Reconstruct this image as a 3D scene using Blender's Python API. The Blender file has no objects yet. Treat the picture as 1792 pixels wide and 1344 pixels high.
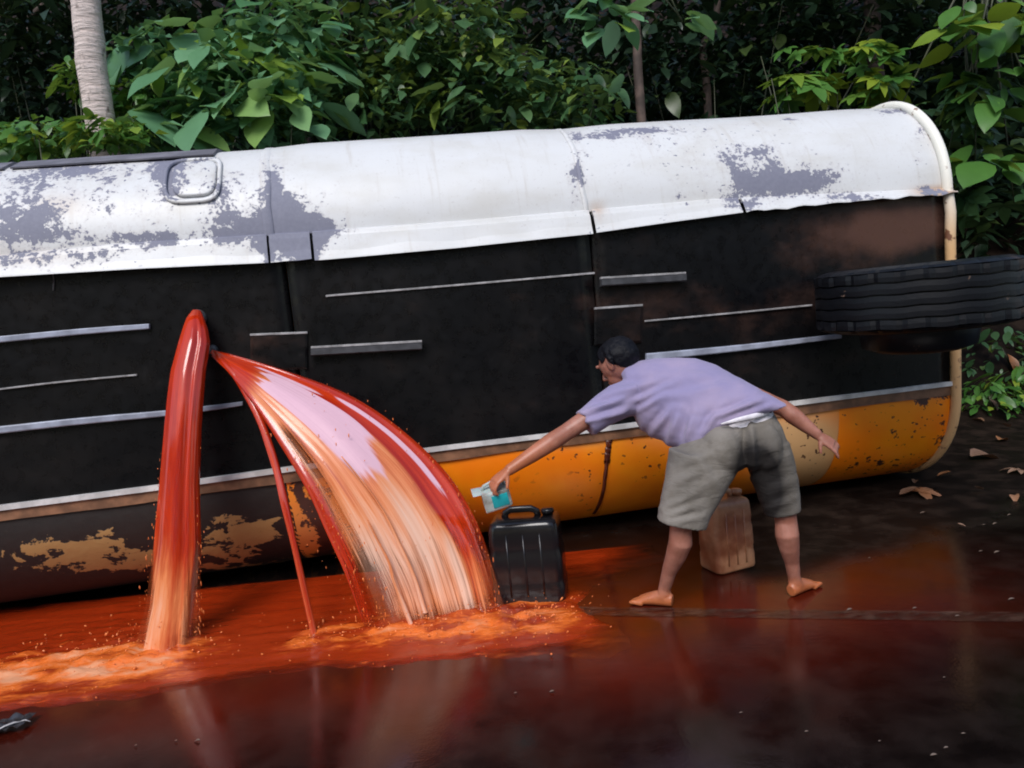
import bpy, bmesh, math, random
import numpy as np
from mathutils import Vector, Matrix, noise as mnoise

random.seed(7); RNG = np.random.default_rng(11)
scene = bpy.context.scene
COL = scene.collection

# ------------------------------------------------------------------ camera
IW, IH, FPX, CH = 1792., 1344., 1300., 1.65
ROLL, PITCH = math.radians(5.75), math.radians(6.0)
_f = Vector((0, math.cos(PITCH), -math.sin(PITCH)))
_u = Vector((0, math.sin(PITCH), math.cos(PITCH)))
_r = Vector((1, 0, 0))
CU = _u*math.cos(ROLL) + _r*math.sin(ROLL)
CR = _r*math.cos(ROLL) - _u*math.sin(ROLL)
CAMP = Vector((0, 0, CH))
cd = bpy.data.cameras.new('camera'); cam = bpy.data.objects.new('camera', cd); COL.objects.link(cam)
cd.sensor_width = 36; cd.lens = 36*FPX/IW; cd.clip_end = 500; cd.clip_start = .05
M = Matrix((CR, CU, -_f)).transposed().to_4x4(); M.translation = CAMP
cam.matrix_world = M
scene.camera = cam

# ------------------------------------------------------------------ light
SUN_EL, SUN_AZ = math.radians(47), math.radians(196)      # azimuth: clockwise from +Y
world = bpy.data.worlds.new('World'); scene.world = world; world.use_nodes = True
wn = world.node_tree; bg = wn.nodes['Background']
sky = wn.nodes.new('ShaderNodeTexSky'); sky.sky_type = 'NISHITA'; sky.sun_disc = False
sky.sun_elevation = SUN_EL; sky.sun_rotation = SUN_AZ; sky.air_density = 1.2; sky.dust_density = 1.6; sky.ozone_density = 1.2
wn.links.new(sky.outputs[0], bg.inputs[0]); bg.inputs[1].default_value = .125
sl = bpy.data.lights.new('sun', 'SUN'); sl.energy = 1.75; sl.angle = math.radians(28); sl.color = (1, .98, .97)
sun = bpy.data.objects.new('sun', sl); COL.objects.link(sun)
sd = Vector((math.sin(SUN_AZ)*math.cos(SUN_EL), math.cos(SUN_AZ)*math.cos(SUN_EL), math.sin(SUN_EL)))
sun.rotation_euler = sd.to_track_quat('Z', 'Y').to_euler(); sun.location = sd*30
scene.view_settings.view_transform = 'Standard'; scene.view_settings.look = 'None'
scene.view_settings.exposure = .6; scene.view_settings.gamma = 1; scene.view_settings.use_curve_mapping = False
scene.cycles.max_bounces = 6; scene.cycles.filter_width = 1.9; scene.cycles.transparent_max_bounces = 12

# ------------------------------------------------------------------ helpers
def ray(px, py):
    return _f + CR*((px-IW/2)/FPX) - CU*((py-IH/2)/FPX)
def G(px, py, z=0.):
    d = ray(px, py); return CAMP + d*((z-CH)/d.z)
def at(px, py, Y):
    d = ray(px, py); return CAMP + d*(Y/d.y)
def proj(p):
    v = Vector(p)-CAMP; k = v.dot(_f)
    return IW/2+FPX*v.dot(CR)/k, IH/2-FPX*v.dot(CU)/k
def lerp(a, b, t): return a+(b-a)*t
def clamp(x, a=0., b=1.): return max(a, min(b, x))
def sstep(a, b, x):
    t = clamp((x-a)/(b-a)); return t*t*(3-2*t)
def poly(pts, x):
    if x <= pts[0][0]: i = 0
    elif x >= pts[-1][0]: i = len(pts)-2
    else:
        i = 0
        while pts[i+1][0] < x: i += 1
    (x0, y0), (x1, y1) = pts[i], pts[i+1]
    return y0+(y1-y0)*(x-x0)/(x1-x0)
def path(pts, t):                       # point on a smooth curve through 2-D points
    n = len(pts)-1; k = min(int(t*n), n-1); f = t*n-k
    p0, p1, p2, p3 = (pts[max(0, min(n, k+j))] for j in (-1, 0, 1, 2))
    return [0.5*(2*b+(c-a)*f+(2*a-5*b+4*c-d)*f*f+(3*b-a-3*c+d)*f**3) for a, b, c, d in zip(p0, p1, p2, p3)]
def nz(x, y=0., z=0.): return mnoise.noise(Vector((x, y, z)))

def tag(o, label=None, cat=None, group=None, kind=None):
    if label: o['label'] = label
    if cat: o['category'] = cat
    if group: o['group'] = group
    if kind: o['kind'] = kind
    return o
def empty(name, loc=(0, 0, 0), rz=0.):
    o = bpy.data.objects.new(name, None); COL.objects.link(o); o.location = loc; o.rotation_euler = (0, 0, rz)
    o.empty_display_size = .1; return o
def link(name, me, m=None, parent=None, smooth=True):
    if m is not None and not me.materials: me.materials.append(m)
    o = bpy.data.objects.new(name, me); COL.objects.link(o)
    if parent is not None: o.parent = parent
    if smooth and len(me.polygons): me.polygons.foreach_set('use_smooth', [True]*len(me.polygons))
    return o
def mesh_of(name, verts, faces, attrs=None, uv=None):
    me = bpy.data.meshes.new(name); me.from_pydata([tuple(v) for v in verts], [], faces); me.update()
    for k, vals in (attrs or {}).items():
        a = me.attributes.new(k, 'FLOAT', 'POINT'); a.data.foreach_set('value', [float(v) for v in vals])
    if uv is not None:
        l = me.uv_layers.new(name='UVMap'); idx = [0]*len(me.loops); me.loops.foreach_get('vertex_index', idx)
        buf = [c for i in idx for c in uv[i]]; l.data.foreach_set('uv', buf)
    return me
def grid_faces(nu, nv, closed_v=False, off=0):
    F = []
    for i in range(nu-1):
        for j in range(nv if closed_v else nv-1):
            j2 = (j+1) % nv
            F.append((off+i*nv+j, off+i*nv+j2, off+(i+1)*nv+j2, off+(i+1)*nv+j))
    return F
def bm_mesh(name, bm):
    me = bpy.data.meshes.new(name); bm.normal_update(); bm.to_mesh(me); bm.free(); return me
def bm_box(bm, c, s, rot=None, bev=0.):
    mt = Matrix.Translation(Vector(c)) @ (rot.to_4x4() if rot else Matrix.Identity(4)) @ Matrix.Diagonal((s[0], s[1], s[2], 1))
    r = bmesh.ops.create_cube(bm, size=1, matrix=mt)
    if bev > 0:
        es = list({e for v in r['verts'] for e in v.link_edges})
        bmesh.ops.bevel(bm, geom=es, offset=bev, segments=2, affect='EDGES', profile=.6)
def tube_data(pts, rads, seg=12, ref=None, off=0, cap=True):
    """loft through points; rads: r or (r_side, r_ref)"""
    n = len(pts); V = []; F = []
    pr = ref
    for i, p in enumerate(pts):
        a = pts[max(0, i-1)]; b = pts[min(n-1, i+1)]
        t = (Vector(b)-Vector(a)).normalized()
        if pr is None: pr = Vector((0, 0, 1)) if abs(t.z) < .9 else Vector((0, 1, 0))
        s = t.cross(pr).normalized(); q = s.cross(t).normalized(); pr = q if ref is None else ref
        r = rads[i]; ra, rb = (r if isinstance(r, (tuple, list)) else (r, r))
        for k in range(seg):
            w = 2*math.pi*k/seg
            V.append(Vector(p)+s*(math.cos(w)*ra)+q*(math.sin(w)*rb))
    F += [tuple(off+x for x in f) for f in grid_faces(n, seg, True)]
    if cap:
        F.append(tuple(off+k for k in range(seg-1, -1, -1))); F.append(tuple(off+(n-1)*seg+k for k in range(seg)))
    return V, F
class MB:
    def __init__(s): s.V = []; s.F = []
    def tube(s, pts, rads, seg=12, ref=None, cap=True):
        v, f = tube_data(pts, rads, seg, ref, len(s.V), cap); s.V += v; s.F += f
    def ball(s, c, r, axes=None, seg=16, rings=10):
        c = Vector(c); off = len(s.V); ax = axes or (Vector((1, 0, 0)), Vector((0, 1, 0)), Vector((0, 0, 1)))
        rr = r if isinstance(r, (tuple, list)) else (r, r, r)
        for i in range(rings+1):
            th = math.pi*(i+.02)/(rings+.04)
            for k in range(seg):
                w = 2*math.pi*k/seg
                s.V.append(c+ax[0]*(rr[0]*math.sin(th)*math.cos(w))+ax[1]*(rr[1]*math.sin(th)*math.sin(w))+ax[2]*(rr[2]*math.cos(th)))
        s.F += grid_faces(rings+1, seg, True, off)
        s.F.append(tuple(off+k for k in range(seg))); s.F.append(tuple(off+rings*seg+k for k in range(seg-1, -1, -1)))
    def loft(s, rings, cap=True):
        off = len(s.V); m = len(rings[0])
        for r in rings: s.V += r
        s.F += grid_faces(len(rings), m, True, off)
        if cap:
            s.F.append(tuple(off+k for k in range(m-1, -1, -1))); s.F.append(tuple(off+(len(rings)-1)*m+k for k in range(m)))
    def mesh(s, name):
        me = mesh_of(name, s.V, s.F); bm = bmesh.new(); bm.from_mesh(me); bmesh.ops.recalc_face_normals(bm, faces=bm.faces); bm.to_mesh(me); bm.free(); return me
    def remeshed(s, name, voxel, smooth=6, fac=.5):
        me = s.mesh(name); o = bpy.data.objects.new('tmp', me); COL.objects.link(o)
        md = o.modifiers.new('r', 'REMESH'); md.mode = 'VOXEL'; md.voxel_size = voxel
        if smooth:
            sm = o.modifiers.new('s', 'SMOOTH'); sm.iterations = smooth; sm.factor = fac
        dg = bpy.context.evaluated_depsgraph_get(); dg.update()
        ev = o.evaluated_get(dg); em = ev.to_mesh(); out = mesh_of(name, [v.co.copy() for v in em.vertices], [tuple(p.vertices) for p in em.polygons]); ev.to_mesh_clear()
        bpy.data.objects.remove(o); bpy.data.meshes.remove(me); return out

# ------------------------------------------------------------------ materials
class NT:
    def __init__(s, name, **kw):
        s.m = bpy.data.materials.new(name); s.m.use_nodes = True; s.t = s.m.node_tree
        s.b = s.t.nodes['Principled BSDF']; s.out = s.t.nodes['Material Output']
        for k, v in kw.items(): s.set(k, v)
    def put(s, sock, v):
        if hasattr(v, 'links'): s.t.links.new(v, sock)
        else:
            if isinstance(v, (tuple, list)) and len(v) == 3 and sock.type == 'RGBA': v = (*v, 1)
            sock.default_value = v
    NAMES = dict(col='Base Color', rough='Roughness', spec='Specular IOR Level', metal='Metallic', alpha='Alpha', normal='Normal', coat='Coat Weight',
                 coatr='Coat Roughness', trans='Transmission Weight', sub='Subsurface Weight', subr='Subsurface Radius', subs='Subsurface Scale', ior='IOR', sheen='Sheen Weight')
    def set(s, k, v): s.put(s.b.inputs[s.NAMES[k]], v)
    def n(s, t, props=None, **inp):
        nd = s.t.nodes.new('ShaderNode'+t)
        for k, v in (props or {}).items(): setattr(nd, k, v)
        for k, v in inp.items():
            key = int(k[1:]) if k[0] == 'i' and k[1:].isdigit() else k.replace('_', ' ')
            s.put(nd.inputs[key], v)
        return nd
    def obj(s): return s.n('TexCoord').outputs['Object']
    def uv(s): return s.n('TexCoord').outputs['UV']
    def attr(s, name): return s.n('Attribute', dict(attribute_name=name)).outputs['Fac']
    def mapping(s, v, scale=(1, 1, 1), loc=(0, 0, 0), rot=(0, 0, 0)): return s.n('Mapping', None, Vector=v, Scale=scale, Location=loc, Rotation=rot).outputs[0]
    def noise(s, v, scale=5., detail=4., rough=.55, dist=0.): return s.n('TexNoise', None, Vector=v, Scale=scale, Detail=detail, Roughness=rough, Distortion=dist).outputs[0]
    def vor(s, v, scale=5., feature='F1'): return s.n('TexVoronoi', dict(feature=feature), Vector=v, Scale=scale).outputs[0]
    def math(s, op, a, b=0., c=0.):
        return s.n('Math', dict(operation=op), i0=a, i1=b, i2=c).outputs[0]
    def map(s, v, a, b, c=0., d=1., smooth=True):
        return s.n('MapRange', dict(interpolation_type='SMOOTHSTEP' if smooth else 'LINEAR'), i0=v, i1=a, i2=b, i3=c, i4=d).outputs[0]
    def mix(s, f, a, b):
        nd = s.n('Mix', dict(data_type='RGBA')); s.put(nd.inputs[0], f); s.put(nd.inputs[6], a); s.put(nd.inputs[7], b); return nd.outputs[2]
    def bump(s, h, strength=.3, dist=.01): return s.n('Bump', None, Height=h, Strength=strength, Distance=dist).outputs[0]
    def rnd(s): return s.n('ObjectInfo').outputs['Random']

def simple(name, col, rough=.5, var=.15, scale=8., bump=.15, **kw):
    t = NT(name, rough=rough, **kw); n = t.noise(t.obj(), scale, 5)
    t.set('col', t.mix(t.map(n, .35, .7), tuple(c*(1-var) for c in col), tuple(min(1, c*(1+var)) for c in col)))
    if bump: t.set('normal', t.bump(n, bump, .01))
    return t.m

MAT = {}
def build_materials():
    # peeled white paint over grey primer
    t = NT('white_paint', rough=.42)
    o = t.obj(); w = t.attr('wear')
    n1 = t.noise(o, 8., 7, .66, .5); n2 = t.noise(o, 38., 5, .65); mixn = t.math('ADD', t.math('MULTIPLY', n1, .58), t.math('MULTIPLY', n2, .42))
    peel = t.map(t.math('ADD', mixn, w), .612, .648)
    spots = t.map(t.noise(t.mapping(o, (1, 1, 1.5)), 24., 3, .55), .665, .69)
    peel = t.math('MAXIMUM', peel, t.math('MULTIPLY', spots, t.map(w, -.034, .03)))
    dirt = t.map(t.noise(t.mapping(o, (1, 1, 2.5)), 2.2, 5, .6), .4, .75)
    base = t.mix(t.math('MULTIPLY', dirt, .6), (.60, .60, .60), (.50, .48, .44))
    runs = t.map(t.noise(t.mapping(o, (9, 1, .7)), 2., 5, .6), .55, .75)
    base = t.mix(t.math('MULTIPLY', runs, .35), base, (.40, .35, .29)); halo = t.map(t.math('ADD', mixn, w), .52, .64); base = t.mix(t.math('MULTIPLY', halo, .35), base, (.44, .40, .40))
    base = t.mix(t.map(t.noise(o, 55., 3, .6), .60, .72, 0, .3), base, (.38, .34, .32))
    base = t.mix(t.map(t.attr('stain'), 0, 1), base, (.42, .27, .17))
    prim = t.mix(n2, (.13, .135, .185), (.22, .22, .275))
    t.set('col', t.mix(peel, base, prim)); t.set('rough', t.map(peel, 0, 1, .42, .7))
    dent = t.noise(o, 1.8, 3); t.set('normal', t.bump(t.math('SUBTRACT', t.math('MULTIPLY', dent, 3.), peel), .25, .012))
    MAT['white'] = t.m
    # black belly panel
    t = NT('black_panel'); o = t.obj(); w = t.attr('wear')
    n = t.noise(t.mapping(o, (1, 1, 1.6)), 1.6, 6, .6); f = t.noise(o, 14., 5, .65)
    rust = t.map(t.math('ADD', n, t.math('MULTIPLY', w, .7)), .62, 1.05)
    c = t.mix(t.map(n, .4, .75), (.003, .003, .0037), (.009, .0078, .0078))
    c = t.mix(rust, c, (.075, .036, .026)); c = t.mix(t.map(f, .66, .85), c, (.022, .018, .017))
    t.set('col', c); t.set('rough', t.map(f, .3, .7, .22, .42)); t.set('spec', .22)
    t.set('normal', t.bump(t.noise(o, 2.3, 3), .12, .02)); MAT['black'] = t.m
    # orange tank paint
    t = NT('orange_paint', rough=.4); o = t.obj(); w = t.attr('wear')
    n1 = t.noise(o, 6., 6, .6, .3); n2 = t.noise(o, 19., 5, .62)
    m = t.math('ADD', t.math('MULTIPLY', n1, .55), t.math('MULTIPLY', n2, .45))
    peel = t.map(t.math('ADD', m, w), .655, .68)
    base = t.mix(t.map(t.noise(o, 2.5, 4), .35, .7), (.88, .20, .002), (.92, .27, .004))
    base = t.mix(t.map(t.attr('stain'), 0, 1), base, (.60, .34, .15))
    peel = t.math('MAXIMUM', peel, t.math('MULTIPLY', t.map(t.noise(t.mapping(o, (1, 1, 1.4)), 21., 2, .4), .655, .68), t.map(w, .0, .05)))
    rust = t.mix(n2, (.025, .010, .008), (.09, .03, .018))
    t.set('col', t.mix(peel, base, rust)); t.set('normal', t.bump(t.math('SUBTRACT', t.math('MULTIPLY', t.noise(o, 2., 3), 2.), peel), .25, .01))
    MAT['orange'] = t.m
    # charred lower skirt: dark crust with remains of yellow paint
    t = NT('peeling_skirt', rough=.6); o = t.obj(); w = t.attr('wear')
    n1 = t.noise(t.mapping(o, (1, 1, 1.7)), 4.2, 7, .62, .5); n2 = t.noise(o, 17., 5, .62)
    m = t.math('ADD', t.math('MULTIPLY', n1, .7), t.math('MULTIPLY', n2, .3))
    pt = t.map(t.math('ADD', m, w), .60, .615)
    t.set('col', t.mix(pt, t.mix(n2, (.006, .005, .005), (.022, .016, .014)), t.mix(n1, (.34, .17, .055), (.42, .26, .10))))
    t.set('normal', t.bump(t.math('ADD', pt, n2), .5, .008)); MAT['skirt'] = t.m
    # cream pipe
    t = NT('cream_pipe', rough=.45); o = t.obj(); n = t.noise(o, 9., 6, .6)
    z = t.n('SeparateXYZ', None, Vector=o).outputs[2]
    base = t.mix(t.map(z, 1.7, 2.3), (.60, .36, .17), (.74, .72, .64))
    t.set('col', t.mix(t.map(n, .57, .64), base, (.17, .07, .035))); t.set('normal', t.bump(n, .2, .006)); MAT['cream'] = t.m
    MAT['strip'] = simple('grey_strip_paint', (.27, .29, .36), .45, .25, 9)
    MAT['trim'] = simple('pale_trim', (.55, .53, .52), .45, .2, 9)
    MAT['thin'] = simple('scratched_steel', (.30, .29, .29), .4, .3, 20)
    MAT['darksteel'] = simple('dark_steel', (.05, .05, .055), .4, .3, 12)
    MAT['primer'] = simple('grey_primer', (.15, .145, .17), .6, .25, 7)
    MAT['brownband'] = simple('brown_band', (.20, .095, .05), .5, .35, 9)
    t = NT('tyre_rubber', rough=.45, spec=.3); o = t.obj(); n = t.noise(o, 8., 6, .65)
    t.set('col', t.mix(t.math('MAXIMUM', t.map(n, .66, .72), t.math('MULTIPLY', t.attr('mud'), t.map(n, .45, .55))), (.0035, .004, .006), (.22, .14, .10)))
    t.set('normal', t.bump(t.noise(o, 30., 4), .3, .004)); MAT['tyre'] = t.m
    # liquids
    def oil(name):
        t = NT(name, rough=.12, spec=.5, coat=.15, coatr=.05); uv = t.uv(); fo = t.attr('froth'); pa = t.attr('pale')
        st = t.noise(t.mapping(uv, (34, 1.1, 1)), 1., 5, .6, .25); st2 = t.noise(t.mapping(uv, (120, 4., 1)), 1., 3, .6); big = t.noise(t.mapping(uv, (8, 1.2, 1)), 1., 4, .6, .6)
        s = t.math('ADD', t.math('ADD', t.math('MULTIPLY', st, .36), t.math('MULTIPLY', st2, .16)), t.math('MULTIPLY', big, .48))
        ds = t.math('SUBTRACT', s, .5)
        f = t.map(t.math('ADD', t.math('MULTIPLY', ds, 1.0), fo), .0, .80)
        red = t.mix(t.map(s, .35, .65), (.30, .010, .003), (.54, .040, .006))
        mid = t.mix(t.map(f, 0, .5), red, (.68, .22, .075)); c = t.mix(t.map(f, .35, .9), mid, (.74, .46, .34))
        p = t.map(t.math('ADD', t.math('MULTIPLY', ds, 1.2), pa), .32, .62); c = t.mix(p, c, (.67, .41, .48))  # pink sky highlight painted into the oil colour
        t.set('col', c); t.set('rough', t.map(f, .1, .8, .10, .7)); t.set('spec', t.map(f, .2, .9, .5, .2))
        t.set('normal', t.bump(s, t.math('MULTIPLY', t.map(pa, 0, 1, .12, .02), t.map(f, 0, 1, 1., .35)), .010))
        h = t.attr('hole'); t.set('alpha', t.map(t.math('SUBTRACT', t.math('ADD', t.math('MULTIPLY', st, .6), t.math('MULTIPLY', st2, .4)), h), .0, .32, .10, 1.))
        return t.m
    MAT['oil'] = oil('red_oil')
    t = NT('oil_pool', rough=.12, spec=.6); o = t.obj(); fo = t.attr('froth')
    st = t.noise(t.mapping(o, (1.6, 6, 1), rot=(0, 0, -.12)), 2.6, 6, .62, .6); fi = t.noise(t.mapping(o, (4, 12, 1)), 3., 5, .7, .8)
    s = t.math('ADD', t.math('MULTIPLY', st, .6), t.math('MULTIPLY', fi, .4))
    f = t.map(t.math('ADD', t.math('SUBTRACT', s, .5), fo), .28, .85)
    red = t.mix(s, (.17, .010, .002), (.44, .042, .006)); mid = t.mix(t.map(f, 0, .5), red, (.72, .15, .022))
    t.set('col', t.mix(t.map(f, .5, 1), mid, (.74, .33, .17))); t.set('rough', t.map(f, 0, 1, .10, .45)); th = t.attr('thick'); t.set('alpha', t.map(t.math('ADD', th, t.math('MULTIPLY', t.math('SUBTRACT', s, .5), .5)), .05, .5))
    t.set('normal', t.bump(s, .3, .02)); MAT['pool'] = t.m
    t = NT('oil_drop', rough=.12, spec=.6); t.set('col', t.mix(t.noise(t.obj(), 9.), (.66, .11, .015), (.78, .26, .08))); MAT['drop'] = t.m
    # road & soil
    t = NT('wet_road'); o = t.obj()
    big = t.noise(o, .9, 5, .6); gr = t.noise(o, 90., 3, .6); md = t.noise(o, 5., 5, .6)
    film = t.attr('film'); soil = t.attr('soil')
    c = t.mix(t.map(md, .35, .7), (.0045, .003, .0027), (.012, .0078, .0066))
    c = t.mix(t.math('MULTIPLY', film, t.map(big, .3, .62, .35, 1)), c, (.085, .0075, .0022))
    c = t.mix(soil, c, t.mix(t.map(md, .4, .7), (.007, .0045, .0035), (.022, .014, .010)))
    t.set('col', c); t.set('rough', t.math('ADD', t.map(md, .3, .7, .07, .22), t.math('MULTIPLY', soil, .4))); t.set('spec', t.map(soil, 0, .8, .6, .08))
    t.set('normal', t.bump(t.math('ADD', t.math('MULTIPLY', gr, t.map(soil, 0, 1, .35, 2.)), t.math('MULTIPLY', md, 1.2)), .13, .008)); MAT['road'] = t.m
    t = NT('worn_line', rough=.2); o = t.obj(); n = t.noise(o, 14., 6, .65)
    t.set('col', t.mix(t.map(n, .4, .62), (.045, .022, .016), (.10, .052, .038))); t.set('alpha', t.map(t.noise(t.mapping(o, (1, 3, 1)), 6., 6, .7), .36, .66, .08, .8)); t.set('normal', t.bump(n, .03, .003)); MAT['line'] = t.m
    # foliage
    def leaf(name, a, b, y, tr=.28, rough=.38):
        t = NT(name, rough=rough, spec=.45); r = t.rnd(); n = t.noise(t.obj(), 3., 3); at_ = t.attr('tint')
        rr = t.math('FRACT', t.math('ADD', t.math('MULTIPLY', r, .999), at_))
        c = t.mix(t.map(rr, 0, .85, 0, 1, False), a, b); c = t.mix(t.map(rr, .80, .95), c, y); c = t.mix(t.math('MULTIPLY', n, .5), c, tuple(x*.6 for x in a))
        t.set('col', c)
        tl = t.n('BsdfTranslucent', None, Color=t.mix(.5, c, y)); mx = t.n('MixShader', None, i0=tr)
        t.t.links.new(t.b.outputs[0], mx.inputs[1]); t.t.links.new(tl.outputs[0], mx.inputs[2]); t.t.links.new(mx.outputs[0], t.out.inputs[0])
        return t.m
    MAT['leaf_big'] = leaf('broad_leaf', (.075, .21, .09), (.20, .40, .22), (.28, .42, .05))
    MAT['leaf_mid'] = leaf('shrub_leaf', (.035, .10, .035), (.10, .20, .085), (.22, .30, .04))
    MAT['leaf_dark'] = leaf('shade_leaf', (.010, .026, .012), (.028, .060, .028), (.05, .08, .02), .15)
    MAT['leaf_bright'] = leaf('young_leaf', (.045, .14, .025), (.10, .24, .045), (.26, .34, .03))
    MAT['leaf_fallen'] = leaf('fallen_leaf', (.16, .085, .05), (.34, .21, .14), (.32, .13, .05), .05, .5)
    MAT['scrap'] = simple('pale_scrap', (.20, .15, .12), .4, .3, 5)
    t = NT('pale_bark', rough=.8); o = t.obj(); n = t.noise(t.mapping(o, (1, 1, .6)), 9., 6, .65); wv = t.noise(t.mapping(o, (2, 2, 13)), 2.2, 5, .6)
    t.set('col', t.mix(t.map(n, .55, .68), t.mix(wv, (.40, .31, .27), (.70, .60, .56)), (.13, .10, .085))); t.set('normal', t.bump(t.math('ADD', n, t.math('MULTIPLY', wv, 2.)), .9, .03)); MAT['bark'] = t.m
    MAT['bark_dark'] = simple('dark_bark', (.075, .05, .04), .8, .4, 9, .5)
    MAT['twig'] = simple('green_stem', (.04, .045, .02), .6, .3, 8)
    # person
    t = NT('skin', rough=.42, sub=.12, subs=.02); o = t.obj(); n = t.noise(o, 14., 4); oi = t.attr('oily')
    c = t.mix(t.map(n, .35, .7), (.27, .105, .07), (.36, .155, .11)); t.set('col', t.mix(oi, c, (.50, .13, .025))); t.set('normal', t.bump(n, .12, .006)); MAT['skin'] = t.m
    t = NT('lavender_cotton', rough=.85, sheen=.2); o = t.obj(); n = t.noise(o, 3.5, 4); wv = t.noise(o, 220., 2)
    c = t.mix(t.map(n, .35, .65), (.225, .195, .335), (.29, .235, .355)); t.set('col', c)
    t.set('normal', t.bump(t.math('ADD', t.math('MULTIPLY', wv, .2), t.noise(t.mapping(o, (1, 1, 1), rot=(.3, .7, .2)), 9., 4, .55, 1.)), .22, .015)); MAT['shirt'] = t.m
    t = NT('khaki_cotton', rough=.85); o = t.obj(); n = t.noise(o, 5., 5); st = t.attr('wet')  # 'wet' holds only the dark patch on the shorts
    c = t.mix(t.map(n, .35, .65), (.125, .108, .088), (.20, .178, .155)); c = t.mix(st, c, (.007, .0045, .0038)); t.set('col', c)  # the mask only darkens the cotton, to near black
    t.set('normal', t.bump(t.noise(t.mapping(o, (1, 1, 2.2)), 9., 5, .6, .8), .5, .02)); MAT['shorts'] = t.m
    t = NT('black_hair', rough=.5, spec=.15); o = t.obj(); n = t.noise(t.mapping(o, (3, 3, 1)), 60., 4)
    t.set('col', t.mix(n, (.002, .002, .003), (.008, .008, .012))); t.set('normal', t.bump(n, .5, .006)); MAT['hair'] = t.m
    MAT['cloth_white'] = simple('white_elastic', (.72, .68, .72), .8, .1, 30)
    MAT['eye'] = simple('eye_white', (.10, .07, .06), .2, .1, 8, 0)
    t = NT('black_plastic', rough=.22, spec=.5); o = t.obj(); n = t.noise(o, 6., 5)
    t.set('col', t.mix(t.map(n, .6, .75), (.008, .007, .008), (.05, .02, .014))); t.set('normal', t.bump(t.noise(o, 7., 2), .1, .01)); MAT['blackcan'] = t.m
    t = NT('stained_plastic', rough=.35, sub=.1, subs=.02); o = t.obj(); n = t.noise(o, 5., 5)
    t.set('col', t.mix(t.map(n, .35, .65), (.20, .06, .025), (.44, .21, .11))); MAT['tancan'] = t.m
    t = NT('clear_can', rough=.3, sub=.15, subs=.02); n = t.noise(t.obj(), 12., 4)
    t.set('col', t.mix(t.map(n, .4, .7), (.40, .47, .45), (.20, .16, .13))); MAT['dipper'] = t.m
    MAT['teal'] = simple('teal_label', (.012, .33, .36), .4, .2, 10, 0)
    MAT['plastic_dark'] = simple('dark_film', (.03, .028, .032), .25, .3, 12)
    MAT['plastic_pale'] = simple('pale_film', (.42, .40, .40), .3, .3, 12)
build_materials()

# ------------------------------------------------------------------ ground
YAW, DIST = math.radians(8.5), 4.72
TU = Vector((math.cos(YAW), math.sin(YAW), 0)); TN = Vector((-math.sin(YAW), math.cos(YAW), 0)); TO = TN*(DIST*math.cos(YAW))
def FP(px, py, d=0.):                   # photograph pixel -> tanker frame (s, -d, z) on the plane d metres in front of the belly
    r = ray(px, py); P = CAMP + r*((DIST*math.cos(YAW)-d-CAMP.dot(TN))/r.dot(TN))
    return Vector((P.dot(TU), -d, P.z))
def TW(v): return TO + TU*v[0] + TN*v[1] + Vector((0, 0, v[2]))     # tanker frame -> world

def hill(x, y):
    k = sstep(7.2, 14., y + .12*x + .35*nz(x*.5, 3.1))
    rough_ = sstep(5.2, 7.2, y - .15*x)*.06*nz(x*2.1, y*2.1, 5.)
    return 3.6*k + rough_ + 11*sstep(11.5, 22, y)
def HG(px, py):
    r_ = ray(px, py); k = 1.
    while k < 20:
        p = CAMP+r_*k
        if p.z <= hill(p.x, p.y): return p
        k += .02
    return G(px, py)
def build_ground():
    xs = np.concatenate([np.linspace(-90, -8, 14)[:-1], np.linspace(-8, 8, 129), np.linspace(8, 90, 14)[1:]])
    ys = np.concatenate([np.linspace(-60, -1, 10)[:-1], np.linspace(-1, 9, 91), np.linspace(9, 90, 30)[1:]])
    V = []; film = []; soil = []
    e0 = G(1700, 880); e1 = G(1440, 850)
    for x in xs:
        for y in ys:
            V.append((x, y, hill(x, y)))
            p = (x, y)
            # the spilled oil spreads left and forward from where it lands
            a = math.exp(-(((x+.9)/1.9)**2+((y-3.55)/.75)**2)); b = math.exp(-(((x+3.2)/2.2)**2+((y-3.3)/.6)**2))
            c_ = .75*math.exp(-(((x-.4)/.9)**2+((y-3.1)/.6)**2)) + .75*math.exp(-(((x-1.0)/1.1)**2+((y-3.9)/.7)**2)) + .4*math.exp(-(((x-2.2)/.8)**2+((y-3.6)/.6)**2)) + .22*math.exp(-(((x+.6)/1.3)**2+((y-2.2)/.6)**2))
            film.append(clamp((a*.8+b*.8+c_*.8)*lerp(.35, 1., sstep(2.5, 3.3, y))-.03))
            soil.append(sstep(4.3, 4.75, y - .42*(x-2.6) + .25*nz(x*1.3, y*1.3)) if x > 1.2 else sstep(4.9, 5.5, y))
    me = mesh_of('ground', V, grid_faces(len(xs), len(ys)), dict(film=film, soil=soil)); me.flip_normals()
    tag(link('ground', me, MAT['road']), kind='structure')
build_ground()

def build_line():
    a, b = G(1000, 1070), G(1792, 1081); d = (b-a).normalized(); n = Vector((-d.y, d.x, 0)); w = .052
    V = []; N = 160
    for i in range(N+1):
        p = a + d*(-7+i*14./N); j = .008*nz(i*.7)+.004*nz(i*2.3)
        V += [p-n*(w+j)+Vector((0, 0, .004)), p+n*(w+.008*nz(i*.6, 4))+Vector((0, 0, .004))]
    me = mesh_of('edge_line', V, grid_faces(N+1, 2)); me.flip_normals()
    tag(link('edge_line', me, MAT['line']), kind='structure')
build_line()

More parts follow.
